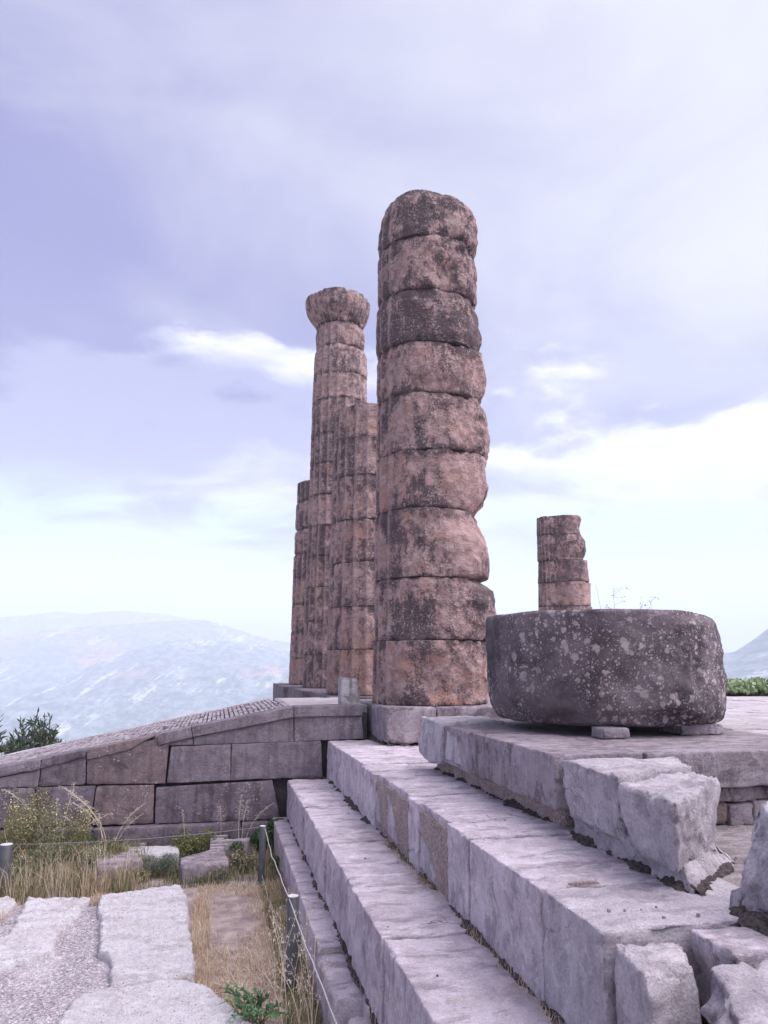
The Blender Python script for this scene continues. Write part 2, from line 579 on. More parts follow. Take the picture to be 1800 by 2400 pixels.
def tinted(name, rough=0.8, trans=0.25):
    """plant material: colour from the 'tint' attribute, a little light passes through"""
    m = bpy.data.materials.new(name)
    m.use_nodes = True
    t = m.node_tree
    t.nodes.clear()
    gg = NG(t)
    at = gg.n('ShaderNodeAttribute', attribute_name='tint')
    b = gg.n('ShaderNodeBsdfPrincipled')
    gn_ = gg.n('ShaderNodeGamma')
    gg.put(gn_.inputs[0], at.outputs['Color'])
    gn_.inputs[1].default_value = 0.95
    gg.put(b.inputs['Base Color'], gn_.outputs[0])
    b.inputs['Roughness'].default_value = rough
    b.inputs['Specular IOR Level'].default_value = 0.2
    tr = gg.n('ShaderNodeBsdfTranslucent')
    gg.put(tr.inputs[0], at.outputs['Color'])
    mx = gg.n('ShaderNodeMixShader')
    mx.inputs[0].default_value = trans
    t.links.new(b.outputs[0], mx.inputs[1])
    t.links.new(tr.outputs[0], mx.inputs[2])
    out = gg.n('ShaderNodeOutputMaterial')
    t.links.new(mx.outputs[0], out.inputs[0])
    return m


def gravel_mat(name, c1, c2, pale, sc=55, bs=1.0):
    m, gg, b = new_mat(name)
    p = pos(gg)
    v = gg.voro(gg.vec('ADD', p, gg.vec('SCALE', gg.vec('ADD', gg.n('ShaderNodeTexNoise').outputs['Color'], (0, 0, 0)))), sc)
    v2 = gg.voro(gg.scale(p, 1, 1, 1, (3, 3, 3)), sc * 2.2)
    for nd in gg.t.nodes:
        if nd.type == 'VECT_MATH' and nd.operation == 'SCALE':
            nd.inputs['Scale'].default_value = 0.03
        if nd.type == 'TEX_NOISE' and not nd.inputs['Vector'].is_linked:
            gg.put(nd.inputs['Vector'], p)
            nd.inputs['Scale'].default_value = sc * 0.5
            nd.inputs['Detail'].default_value = 4
    n = gg.noise(p, 3.0, 6, 0.6)
    rc = gg.n('ShaderNodeSeparateColor')
    gg.put(rc.inputs[0], v.outputs['Color'])
    c = gg.mix(rc.outputs[0], c1, c2)
    c = gg.mix(gg.math('MULTIPLY', gg.math('GREATER_THAN', rc.outputs[1], 0.78), 0.7), c, pale)
    c = gg.mix(gg.ramp(n, 0.45, 0.7, 0, 0.35), c, pale)
    h = gg.math('SUBTRACT', 1.0, v.outputs[0])
    finish(gg, b, c, 0.9, [(h, 0.66 / sc, 0.8 * bs), (v2.outputs[0], 0.3 / sc, 0.8 * bs)])
    return m


def hill_mat(name, rock_amt, red_amt):
    m, gg, b = new_mat(name)
    p = pos(gg)
    n1 = gg.noise(p, 0.0022, 5, 0.6)
    n2 = gg.noise(gg.scale(p, 1, 1, 2.0), 0.012, 8, 0.7, 0.4)
    n3 = gg.noise(gg.scale(p, 1, 0.30, 2.2), 0.034, 8, 0.78)
    c = gg.mix(gg.ramp(n3, 0.40, 0.62), (0.07, 0.105, 0.14), (0.30, 0.345, 0.39))  # scrub tones; part of the pale blue haze is put into the colour
    n5 = gg.noise(gg.scale(gg.n('ShaderNodeVectorRotate', rotation_type='Y_AXIS').outputs[0], 0.45, 0.12, 1.9), 0.020, 8, 0.78)
    vr = [n_ for n_ in gg.t.nodes if n_.type == 'VECTOR_ROTATE'][0]
    gg.put(vr.inputs['Vector'], p)
    vr.inputs['Angle'].default_value = 0.75
    rk = gg.math('MULTIPLY', gg.ramp(n5, 0.52, 0.60), gg.ramp(n1, 0.40, 0.56))
    rk = gg.math('MULTIPLY', rk, gg.ramp(n3, 0.36, 0.52))
    c = gg.mix(gg.math('MULTIPLY', rk, rock_amt), c, (0.95, 0.92, 0.90))
    n4 = gg.noise(gg.scale(p, 1, 1, 1, (900, 300, 0)), 0.0016, 4, 0.5)
    rd_ = gg.math('MULTIPLY', gg.ramp(n4, 0.54, 0.64), gg.ramp(n3, 0.42, 0.56))
    c = gg.mix(gg.math('MULTIPLY', rd_, red_amt), c, (0.62, 0.24, 0.16))
    finish(gg, b, c, 1.0, [(n2, 16, 0.4), (n3, 12, 0.8)])
    return m


M = {}
M['tread'] = marble('worn_marble', (0.46, 0.39, 0.45), (0.77, 0.68, 0.755), stain=(0.21, 0.17, 0.20), stain_amt=0.52, off=(3, 3, 3), warm=(0.46, 0.35, 0.34), warm_amt=0.35)
M['light'] = marble('pale_marble', (0.50, 0.44, 0.50), (0.80, 0.73, 0.795), stain=(0.27, 0.225, 0.265), stain_amt=0.4, spot=0.6, off=(6, 1, 2), warm_amt=0.15, bump=1.7, crack=0.4)
M['slabdark'] = marble('stained_marble', (0.24, 0.195, 0.228), (0.48, 0.41, 0.46), stain=(0.11, 0.09, 0.105), stain_amt=0.7, off=(8, 5, 2), warm=(0.40, 0.285, 0.27), warm_amt=0.4, streak=0.35)
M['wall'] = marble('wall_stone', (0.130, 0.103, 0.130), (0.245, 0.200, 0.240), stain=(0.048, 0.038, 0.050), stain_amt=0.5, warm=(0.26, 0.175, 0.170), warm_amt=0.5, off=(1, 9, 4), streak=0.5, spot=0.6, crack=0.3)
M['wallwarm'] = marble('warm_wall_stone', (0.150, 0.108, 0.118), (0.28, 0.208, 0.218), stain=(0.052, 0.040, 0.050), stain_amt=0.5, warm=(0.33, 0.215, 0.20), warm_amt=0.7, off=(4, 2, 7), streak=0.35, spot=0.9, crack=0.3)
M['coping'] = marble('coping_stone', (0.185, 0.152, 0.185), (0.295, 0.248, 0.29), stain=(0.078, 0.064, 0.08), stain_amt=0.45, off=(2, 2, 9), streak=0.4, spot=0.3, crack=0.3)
M['brown'] = gravel_mat('brown_conglomerate', (0.16, 0.115, 0.108), (0.34, 0.26, 0.245), (0.46, 0.38, 0.36), 95, 0.8)
M['paving'] = marble('white_limestone', (0.78, 0.74, 0.79), (0.92, 0.89, 0.93), stain=(0.42, 0.35, 0.38), stain_amt=0.42, off=(5, 5, 1), warm=(0.55, 0.45, 0.44), warm_amt=0.35, bump=1.8, spot=0.1, crack=0.0, pit=0.85)
M['ramp'] = marble('ramp_stone', (0.42, 0.36, 0.40), (0.62, 0.55, 0.60), stain=(0.15, 0.13, 0.13), stain_amt=0.4, off=(5, 8, 1), bump=1.5)
M['landing'] = marble('landing_stone', (0.47, 0.42, 0.45), (0.62, 0.57, 0.60), stain_amt=0.25, off=(1, 8, 1))
M['gravel'] = gravel_mat('gravel', (0.17, 0.138, 0.155), (0.42, 0.375, 0.41), (0.66, 0.61, 0.655), 85)
M['mortar'] = marble('mortar', (0.30, 0.255, 0.27), (0.48, 0.42, 0.44), stain=(0.14, 0.115, 0.12), stain_amt=0.6, off=(9, 9, 2), warm=(0.36, 0.28, 0.27), warm_amt=0.5, crack=0.0, spot=0.8, bump=1.4)
M['soil'] = simple('dry_soil', (0.13, 0.098, 0.085), (0.30, 0.245, 0.21), 5, 0.95, 0.03)
M['drum'] = lichen_stone('lichen_stone')
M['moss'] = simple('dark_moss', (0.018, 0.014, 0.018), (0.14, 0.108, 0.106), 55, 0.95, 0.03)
M['iron'] = simple('post_paint', (0.040, 0.042, 0.050), (0.075, 0.077, 0.088), 12, 0.5, 0.002, spec=0.5)
M['cut'] = simple('post_end', (0.50, 0.47, 0.48), (0.68, 0.65, 0.66), 12, 0.8, 0.002)
M['cord'] = simple('pale_cord', (0.34, 0.31, 0.32), (0.50, 0.47, 0.48), 40, 0.8, 0.002)
M['wire'] = simple('grey_wire', (0.13, 0.12, 0.13), (0.22, 0.21, 0.21), 40, 0.6, 0.001)
M['plant'] = tinted('plant')
M['leaf'] = tinted('leaf', 0.6, 0.2)
M['core'] = simple('rubble_core', (0.035, 0.030, 0.034), (0.07, 0.06, 0.066), 7, 0.95, 0.03)
M['hill'] = hill_mat('hillside', 0.75, 0.9)
M['hillnear'] = hill_mat('near_hillside', 0.8, 0.1)
M['white_stub'] = marble('white_marble', (0.44, 0.40, 0.42), (0.66, 0.62, 0.64), stain=(0.07, 0.055, 0.06), stain_amt=0.5, off=(7, 4, 4), streak=0.75)
PM = [poros('poros_%s' % n, o, d, (k * 3.1, k * 1.7, k * 2.3), pl) for k, (n, o, d, pl) in enumerate((
    ('dark', 0.25, 0.88, 0.75), ('mixed', 0.42, 0.64, 0.70), ('pinkish', 0.45, 0.42, 0.55), ('orange', 0.62, 0.34, 0.55), ('pale', 0.20, 0.60, 0.95)))]

# ------------------------------------------------------------------ ground, valley, hills


def ground_z(X, Y):
    d1 = np.maximum(np.maximum(-14 - X, X - 16), np.maximum(Y - 15.5, -25 - Y))
    d2 = np.maximum(np.maximum(1.3 - X, X - 16), np.maximum(Y - 27, -25 - Y))
    d = np.maximum(np.minimum(d1, d2), 0)
    return -np.minimum(0.42 * d, 60 + 0.12 * d).clip(0, 230)


rings = np.concatenate([np.linspace(0.5, 30, 60), np.geomspace(31, 9500, 50)])
na = 160
th = np.linspace(0, 2 * math.pi, na, endpoint=False)
RR, TT = np.meshgrid(rings, th, indexing='ij')
X, Y = (RR * np.sin(TT)).ravel(), (RR * np.cos(TT)).ravel()
Z = ground_z(X, Y) + 0.03 * fbm(np.stack([X * 1.3, Y * 1.3, 0 * X], 1), 3) * (RR.ravel() < 40)
nr = len(rings)
ii = np.arange(nr * na).reshape(nr, na)
q = np.stack([ii[:-1], np.roll(ii, -1, 1)[:-1], np.roll(ii, -1, 1)[1:], ii[1:]], -1).reshape(-1, 4)
V = np.stack([X, Y, Z], 1)
V = np.concatenate([V, [[0, 0, 0]]])
fl = q[:, ::-1].tolist() + [[nr * na, (k + 1) % na, k] for k in range(na)]
gm, gg, gb = new_mat('ground_soil')
p_ = pos(gg)
gn = gg.noise(p_, 4.5, 8, 0.65)
gn2 = gg.noise(p_, 45, 5, 0.7)
far = gg.ramp(gg.vec('LENGTH', p_), 25, 90)
gc = gg.mix(gg.ramp(gn, 0.35, 0.68), (0.20, 0.155, 0.155), (0.40, 0.33, 0.315))
gc = gg.mix(gg.ramp(gn2, 0.5, 0.75, 0, 0.6), gc, (0.52, 0.42, 0.34))
gc = gg.mix(far, gc, (0.20, 0.22, 0.18))
finish(gg, gb, gc, 0.95, [(gn, 0.04, 0.6), (gn2, 0.012, 0.9)])
tag(mesh('ground', V, fl, gm, origin=(0, 0, 0)), kind='structure')


def hill(profile, dist, mat, front=0.5, back=0.3, spur=55, seed=0, floor=-232, shape=1.15):
    """one ridge: its skyline comes from measured bearings and elevations, its slopes fall to the valley on both sides"""
    px = np.array(profile, float)
    dirs = [ray(a, b) for a, b in px]
    az = np.array([math.atan2(d[0], d[1]) for d in dirs])
    el = np.array([d[2] / math.hypot(d[0], d[1]) for d in dirs])
    A = np.linspace(az[0], az[-1], 260)
    E = np.interp(A, az, el)
    k = np.hanning(9)
    E = np.convolve(np.pad(E, 4, 'edge'), k / k.sum(), 'valid')
    ts = np.concatenate([np.linspace(0, 1, 60), np.linspace(1, 1 + back, 14)[1:]])
    V = []
    for t in ts:
        r = dist * (front + (1 - front) * t) if t <= 1 else dist * t
        top = ZC + dist * E
        s = t ** shape if t <= 1 else max(0.0, 1 - ((t - 1) / back) ** 1.3)
        x, y = r * np.sin(A), r * np.cos(A)
        nz = fbm(np.stack([x / 700, y / 700, 0 * x + seed], 1), 5, 0.55)
        rid = 1 - 2 * np.abs(pn(np.stack([x / 420 + nz * 0.6, y / 900, 0 * x + seed + 5], 1)))
        dz_ = spur * (nz * 1.3 + rid * 0.7) * math.sin(math.pi * min(1, t / 1.0)) + 7 * fbm(np.stack([x / 60, y / 60, 0 * x + seed], 1), 3)
        V.append(np.stack([x, y, floor + (top - floor) * s + dz_ * (1.0 if t < 1 else 0.6)], 1))
    V = np.concatenate(V)
    n = len(A)
    ii = np.arange(len(ts) * n).reshape(len(ts), n)
    q = np.stack([ii[:-1, :-1], ii[:-1, 1:], ii[1:, 1:], ii[1:, :-1]], -1).reshape(-1, 4)
    return tag(mesh('hill', V, q, mat), kind='structure')


hill([(-700, 1500), (-300, 1462), (0, 1447), (60, 1442), (140, 1432), (190, 1440), (250, 1433), (310, 1432), (360, 1437), (420, 1446), (470, 1456), (560, 1490), (700, 1530)], 5000, M['hill'], 0.72, 0.2, 45, 1)
hill([(-800, 1600), (-300, 1540), (0, 1497), (100, 1478), (200, 1468), (330, 1460), (420, 1454), (470, 1451), (520, 1463), (600, 1490), (680, 1507), (800, 1530), (1000, 1560), (1300, 1556), (1800, 1560), (2400, 1560)], 3700, M['hill'], 0.62, 0.2, 60, 2)
hill([(-300, 1690), (0, 1640), (150, 1590), (250, 1545), (330, 1515), (420, 1499), (500, 1500), (600, 1512), (680, 1528), (850, 1560)], 2800, M['hill'], 0.5, 0.16, 70, 3)
hill([(380, 1760), (450, 1700), (530, 1655), (600, 1632), (640, 1605), (700, 1568), (800, 1540), (1000, 1558), (1300, 1564)], 2000, M['hill'], 0.6, 0.2, 30, 8)
hill([(1350, 1560), (1600, 1548), (1690, 1531), (1722, 1529), (1760, 1502), (1800, 1473), (1900, 1400), (2200, 1330), (2600, 1330)], 1900, M['hillnear'], 0.5, 0.3, 18, 6)

# haze: one closed box of thin pale air
hz = mesh('haze', np.array(box8(-9000, 9000, -9000, 9000, -240, 378), float), [[0, 2, 3, 1], [4, 5, 7, 6], [0, 1, 5, 4], [2, 6, 7, 3], [0, 4, 6, 2], [1, 3, 7, 5]], bpy.data.materials.new('haze_air'), smooth=False)
tag(hz, 'thin pale blue haze filling the valley air', 'haze', kind='stuff')
hm = hz.data.materials[0]
hm.use_nodes = True
hm.node_tree.nodes.clear()
hg = NG(hm.node_tree)
pv = hg.n('ShaderNodeVolumePrincipled')
pv.inputs['Color'].default_value = (0.83, 0.90, 1.0, 1)
pv.inputs['Density'].default_value = HAZE_DENSITY
pv.inputs['Anisotropy'].default_value = 0.0
ho = hg.n('ShaderNodeOutputMaterial')
hm.node_tree.links.new(pv.outputs[0], ho.inputs['Volume'])
SC.cycles.volume_bounces = 8

# ------------------------------------------------------------------ levels
S, B, A_, T = 1.76, 1.30, 0.82, 0.36
XT, XA, XB, XC = 0.765, 0.945, 1.48, 2.05

# ------------------------------------------------------------------ the stepped platform
steps = empty('stone_steps', (1.5, 6.5, 0), 'long flight of weathered grey marble steps running from the foreground to the ramp wall', 'steps')


def yb(px, X):
    return [at_x(a, b, X)[1] for a, b in px]


# toe course
yt = [10.42, 8.9, 7.05, 5.72]
for k in range(len(yt) - 1):
    block('step_block', (XT + 0.012 * (k % 2), XA + 0.25, yt[k + 1] + 0.008, yt[k] - 0.008, -0.3, T - 0.012 * (k % 2)), M['tread'], steps, seg=0.06, rd=0.02, chip=1.5, rough=0.012, seed=k, wear=1.0)
block('step_block', (XT - 0.01, XA + 0.25, 4.93, 5.66, -0.3, T - 0.02), M['tread'], steps, seg=0.04, rd=0.05, chip=1.6, rough=0.03, seed=11, wear=1.5)
block('step_block', (XT + 0.03, XA + 0.25, 3.2, 4.70, -0.3, T - 0.03), M['tread'], steps, seg=0.05, rd=0.06, chip=1.6, rough=0.03, seed=12, wear=1.5)
# first tall step
ya = [10.42, 8.47, 7.42, 6.74, 5.39, 4.42, 2.3]
for k in range(len(ya) - 1):
    dx = (0.0, 0.012, -0.008, 0.006, -0.006, 0.008)[k]
    block('step_block', (XA + dx, XB + 0.3, ya[k + 1] + 0.006, ya[k] - 0.006, 0.2, A_ + (0.0, -0.012, 0.006, 0.0, 0.008, -0.004)[k]), M['tread'], steps, seg=0.028, rd=0.017, chip=2.4, rough=0.016, seed=20 + k, wear=1.8, sides={'x0': (0.018, 5)})
# second tall step, patched in brown conglomerate
yb_ = [10.55, 9.15, 7.95, 7.25, 6.72, 6.02, 5.68, 4.93, 4.50, 3.47, 2.88]
kinds = ['tread', 'tread', 'tread', 'brown', 'brown', 'tread', 'brown', 'tread', 'tread', 'light']
for k in range(len(yb_) - 1):
    dx = (0.0, 0.01, -0.006, 0.014, 0.012, 0.004, 0.014, -0.004, 0.004, 0.0)[k]
    kd = kinds[k]
    y0, y1 = yb_[k + 1] + 0.007, yb_[k] - 0.007
    if kd == 'brown':
        block('step_block', (XB + dx, XB + 0.28, y0, y1, 0.7, B - 0.045), M['brown'], steps, seg=0.03, rd=0.02, chip=1.6, rough=0.03, seed=40 + k)
        block('tread_slab', (XB + dx + 0.02, XC + 0.35, y0, y1, B - 0.12, B + 0.003 * (k % 3)), M['tread'], steps, seg=0.03, rd=0.018, chip=2.4, rough=0.012, seed=60 + k)
    else:
        block('step_block', (XB + dx, XC + 0.35, y0, y1, 0.7, B + (0.0, 0.006, -0.006)[k % 3]), M[kd], steps, seg=0.028, rd=0.017, chip=2.4, rough=0.016, seed=40 + k, wear=1.8,
              sides={'y0': (0.05, 5), 'x0': (0.02, 5)} if k == len(yb_) - 2 else {'x0': (0.018, 5)})
# pale patches let into the brown stretch of the riser
for n_, (ya0, ya1, yt0, yt1, z0, z1, zl) in enumerate(((7.03, 7.22, 7.08, 7.24, 0.90, 1.10, 1.16), (6.34, 6.69, 6.52, 6.70, 0.87, 1.10, 1.22), (5.22, 5.64, 5.36, 5.60, 0.86, 1.01, 1.09))):
    c = [(XB - 0.002, ya0, z0), (XB + 0.08, ya0, z0), (XB - 0.002, ya1, z0 + 0.02), (XB + 0.08, ya1, z0 + 0.02), (XB - 0.001, yt0, z1), (XB + 0.08, yt0, z1), (XB - 0.001, yt1, zl), (XB + 0.08, yt1, zl)]
    block('patch_plate', c, M['light'], steps, seg=0.02, rd=0.012, chip=3, rough=0.008, seed=n_, wear=3)
block('tread_slab', (4.31, 9.0, 2.3, 4.72, B - 0.3, B - 0.02), M['mortar'], steps, seg=0.12, rd=0.02, rough=0.02, seed=76)
block('tread_slab', (XC + 0.30, 4.3, 2.6, 4.62, B - 0.3, B - 0.012), M['mortar'], steps, seg=0.06, rd=0.02, rough=0.02, seed=77)
block('tread_slab', (XC + 0.30, 2.62, 7.5, 10.4, B - 0.3, B - 0.006), M['tread'], steps, seg=0.08, rd=0.02, rough=0.012, seed=78)
block('tread_slab', (1.845, 3.4, 2.61, 2.875, B - 0.3, B - 0.012), M['tread'], steps, seg=0.04, rd=0.03, rough=0.02, seed=79)
block('foundation_block', (1.86, 3.4, 0.8, 2.7, -0.2, B - 0.25), M['core'], steps, seg=0.2, rd=0.03, rough=0.03, seed=80)

# ------------------------------------------------------------------ the temple floor
floor = empty('temple_floor', (4.5, 9, 1.3), 'grey temple floor of big slabs carrying the columns and the fallen drum', 'stone floor')
block('floor_slab', (XC, 2.66, 4.50, 6.86, 1.43, S), M['slabdark'], floor, seg=0.06, rd=0.02, chip=2.2, rough=0.008, seed=1, wear=1.2)
block('floor_slab', (2.668, 4.35, 4.47, 7.55, 1.53, S - 0.004), M['slabdark'], floor, seg=0.07, rd=0.022, chip=2, rough=0.008, seed=2)
block('floor_slab', (XC - 0.05, 2.655, 6.87, 7.58, 1.40, S + 0.035), M['light'], floor, seg=0.045, rd=0.05, chip=1.6, rough=0.03, seed=3, wear=1.2, sides={'x0': (0.06, 4)})
block('patch_plate', [(XC - 0.004, 6.33, 1.47), (XC + 0.06, 6.33, 1.47), (XC - 0.004, 6.84, 1.47), (XC + 0.06, 6.84, 1.47), (XC - 0.003, 6.52, 1.69), (XC + 0.06, 6.52, 1.69), (XC - 0.003, 6.76, 1.72), (XC + 0.06, 6.76, 1.72)], M['light'], floor, seg=0.025, rd=0.014, chip=3, rough=0.006, seed=4, wear=3)
block('foundation_block', (XC + 0.10, 4.3, 4.62, 7.45, 1.22, 1.46), M['brown'], floor, seg=0.07, rd=0.04, rough=0.05, seed=5)
cuts_y = [(4.47, 5.93), (5.94, 6.9), (6.91, 8.3), (8.31, 9.7), (9.71, 11.0), (11.01, 12.5)]
for k, (y0, y1) in enumerate(cuts_y):
    x = 4.36
    for j, wd in enumerate((1.9 + 0.3 * (k % 2), 2.2, 2.5, 2.6, 3.0)):
        block('floor_slab', (x, x + wd - 0.012, y0, y1, 1.40, S - 0.006 + 0.02 * pn(np.array([[k * 1.7, j * 2.3, 0.5]]))[0]), M['landing'] if (k + j) % 3 else M['tread'], floor, seg=0.14, rd=0.02, chip=2, rough=0.012, seed=90 + k * 7 + j, wear=2)
        x += wd
block('foundation_block', (4.36, 9.0, 4.6, 5.2, 1.2, 1.45), M['slabdark'], floor, seg=0.1, rd=0.03, rough=0.03, seed=6)
block('foundation_block', (4.5, 16, 4.7, 12.3, -0.4, 1.42), M['core'], floor, seg=0.6, rd=0.05, rough=0.03)
# rubble under the floor edge on the right
rs = np.random.default_rng(5)
x = 2.75
k = 0
while x < 4.5:
    wd = rs.uniform(0.10, 0.2)
    hgt = rs.uniform(0.10, 0.2)
    block('rubble_stone', (x, x + wd, 4.535 + rs.uniform(-0.02, 0.02), 4.75, 1.28, 1.28 + hgt), M['slabdark'] if k % 3 else M['wallwarm'], floor, seg=0.03, rd=0.04, chip=1.2, rough=0.02, seed=200 + k)
    if hgt < 0.17:
        block('rubble_stone', (x + 0.02, x + wd + 0.04, 4.55 + rs.uniform(-0.02, 0.02), 4.75, 1.285 + hgt, 1.52), M['slabdark'], floor, seg=0.03, rd=0.03, chip=1.2, rough=0.02, seed=230 + k)
    x += wd * 0.97
    k += 1
# stylobate blocks below the columns
block('plinth_block', (2.115, 2.78, 9.62, 12.0, 1.325, 1.775), M['slabdark'], floor, seg=0.05, rd=0.03, chip=2.2, rough=0.012, seed=7, wear=1.5)
block('plinth_block', (2.79, 4.5, 9.64, 12.0, 1.325, 1.772), M['slabdark'], floor, seg=0.06, rd=0.03, chip=2.2, rough=0.012, seed=8, wear=1.5)
block('foundation_block', (2.25, 4.5, 9.8, 26, -3.2, 1.36), M['core'], floor, seg=0.5, rd=0.05, rough=0.03)
block('plinth_block', (1.95, 4.4, 12.03, 13.9, 1.2, 1.70), M['wall'], floor, seg=0.1, rd=0.03, rough=0.012, seed=9)
block('plinth_block', (2.02, 4.4, 13.92, 17.2, 1.2, 1.735), M['wall'], floor, seg=0.1, rd=0.03, rough=0.012, seed=10)
block('plinth_block', (1.86, 4.4, 17.22, 21.2, 1.2, 1.745), M['wall'], floor, seg=0.1, rd=0.03, rough=0.012, seed=13)
block('plinth_block', (1.76, 4.4, 21.22, 25.4, 1.0, 1.735), M['wall'], floor, seg=0.1, rd=0.03, rough=0.012, seed=14)

# ------------------------------------------------------------------ ramp
YF, YR = 10.5, 13.55
ramp = empty('ramp', (-2, 12, 0), 'sloping stone ramp with grey masonry side wall and ridged paving, left of the columns', 'ramp')


def slope(X_):
    return 1.752 + 0.203 * np.minimum(0.0, np.asarray(X_) - 0.99)


def face_block(name, px, mat, proud=0.0, depth=0.8, **kw):
    """px: four photo corners (bottom left, bottom right, top left, top right) on the wall plane"""
    f = [at_y(a, b, YF) for a, b in px]
    c = []
    for dep in (0, 1):
        pass
    fr = [(x, YF - proud, z) for x, _, z in f]
    bk = [(x, YF + depth, z) for x, _, z in f]
    corners = [fr[0], fr[1], bk[0], bk[1], fr[2], fr[3], bk[2], bk[3]]
    V, fs = rock(corners, **kw)
    return mesh(name, V, fs, mat, ramp)


kw = dict(seg=0.05, rd=0.014, chip=2.2, rough=0.010, wear=1.5)
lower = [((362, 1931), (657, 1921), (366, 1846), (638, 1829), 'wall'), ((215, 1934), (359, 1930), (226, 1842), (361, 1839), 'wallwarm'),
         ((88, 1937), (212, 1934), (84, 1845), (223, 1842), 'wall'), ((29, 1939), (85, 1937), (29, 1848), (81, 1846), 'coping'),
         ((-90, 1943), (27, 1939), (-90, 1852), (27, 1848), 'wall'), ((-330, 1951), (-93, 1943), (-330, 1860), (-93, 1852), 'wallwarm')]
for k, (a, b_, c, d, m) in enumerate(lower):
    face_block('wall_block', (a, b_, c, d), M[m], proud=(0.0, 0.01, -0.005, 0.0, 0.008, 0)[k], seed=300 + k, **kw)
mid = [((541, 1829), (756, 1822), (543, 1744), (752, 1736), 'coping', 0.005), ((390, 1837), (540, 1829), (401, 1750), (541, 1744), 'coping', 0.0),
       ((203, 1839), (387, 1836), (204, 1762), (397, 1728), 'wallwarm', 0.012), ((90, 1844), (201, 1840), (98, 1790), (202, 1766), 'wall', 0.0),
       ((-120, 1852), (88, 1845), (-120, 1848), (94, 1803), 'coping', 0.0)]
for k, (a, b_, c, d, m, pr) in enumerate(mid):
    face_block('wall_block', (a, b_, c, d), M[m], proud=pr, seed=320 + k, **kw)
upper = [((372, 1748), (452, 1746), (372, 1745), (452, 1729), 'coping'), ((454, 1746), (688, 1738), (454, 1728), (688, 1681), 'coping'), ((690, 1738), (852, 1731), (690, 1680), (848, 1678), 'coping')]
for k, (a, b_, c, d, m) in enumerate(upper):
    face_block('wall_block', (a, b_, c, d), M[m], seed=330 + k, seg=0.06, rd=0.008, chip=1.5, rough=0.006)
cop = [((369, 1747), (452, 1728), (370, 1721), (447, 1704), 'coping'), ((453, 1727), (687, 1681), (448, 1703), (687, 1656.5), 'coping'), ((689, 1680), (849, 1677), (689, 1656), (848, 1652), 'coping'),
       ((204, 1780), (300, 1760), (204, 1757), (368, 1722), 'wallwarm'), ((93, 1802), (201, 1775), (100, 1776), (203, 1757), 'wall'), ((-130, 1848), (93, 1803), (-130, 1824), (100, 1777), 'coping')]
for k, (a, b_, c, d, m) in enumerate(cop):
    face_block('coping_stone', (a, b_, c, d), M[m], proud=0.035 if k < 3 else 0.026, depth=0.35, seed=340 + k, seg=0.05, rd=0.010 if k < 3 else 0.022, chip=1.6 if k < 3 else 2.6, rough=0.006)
for k, (x0, x1) in enumerate(((-3.2, -1.45), (-1.44, 0.36), (0.37, 0.75))):
    block('footing_block', (x0, x1, YF - 0.14, YF + 0.2, -0.3, 0.325 - 0.01 * k), M['wall'], ramp, seg=0.07, rd=0.03, chip=2, rough=0.015, seed=350 + k)
# hidden fill behind the facing
Vc = []
for yy in (YF + 0.10, YR - 0.05):
    for xx in (-9.0, -4.0, 0.95, 2.05):
        Vc += [(xx, yy, -6.0), (xx, yy, float(slope(xx)) - 0.10)]
fc = []
for k in range(3):
    a = 2 * k
    fc += [[a, a + 2, a + 3, a + 1], [8 + a, 8 + a + 1, 8 + a + 3, 8 + a + 2], [a + 1, a + 3, 8 + a + 3, 8 + a + 1]]
fc += [[0, 1, 9, 8], [6, 14, 15, 7]]
mesh('ramp_core', np.array(Vc, float), fc, M['core'], ramp, smooth=False)
# landing slabs
block('landing_slab', (1.0, 1.52, YF + 0.34, 11.9, 1.55, 1.748), M['landing'], ramp, seg=0.12, rd=0.012, rough=0.006, seed=360)
block('landing_slab', (1.53, 2.1, YF + 0.34, 11.9, 1.55, 1.744), M['landing'], ramp, seg=0.12, rd=0.012, rough=0.006, seed=361)
block('landing_slab', (1.0, 2.1, 11.92, YR, 1.55, 1.746), M['landing'], ramp, seg=0.12, rd=0.012, rough=0.006, seed=362)
# ridged paving: rows of small setts across the slope (each a few pixels wide)
parts = []
xr = 0.985
rs = np.random.default_rng(21)
row = 0
while xr > -8.5:
    wd = rs.uniform(0.055, 0.075)
    y = YF + (0.34 if xr > -0.7 else 0.20) + rs.uniform(-0.01, 0.01)
    while y < YR:
        ln = rs.uniform(0.12, 0.5)
        y1 = min(y + ln, YR)
        if rs.random() > 0.03:
            hh = rs.uniform(0.0, 0.018)
            x1_, x0_ = xr, xr - wd * rs.uniform(0.78, 0.92)
            zt0, zt1 = float(slope(x0_)) + hh - 0.02, float(slope(x1_)) + hh
            b0 = 0.10
            tp = 0.006
            vv = np.array([(x0_, y, zt0 - b0), (x1_, y, zt1 - b0), (x0_, y1 - 0.008, zt0 - b0), (x1_, y1 - 0.008, zt1 - b0),
                           (x0_ + tp, y + tp, zt0 + 0.012), (x1_ - tp, y + tp, zt1 - 0.012), (x0_ + tp, y1 - 0.008 - tp, zt0 + 0.012), (x1_ - tp, y1 - 0.008 - tp, zt1 - 0.012)])
            vv[4:] += rs.normal(0, 0.004, (4, 3))
            parts.append((vv, [[4, 5, 7, 6], [0, 1, 5, 4], [2, 6, 7, 3], [0, 4, 6, 2], [1, 3, 7, 5]]))
        y = y1
    xr -= wd
    row += 1
V, fs = join(parts)
o = mesh('paving_ridge', V, fs, M['ramp'], ramp, smooth=False)
o['kind'] = 'stuff'
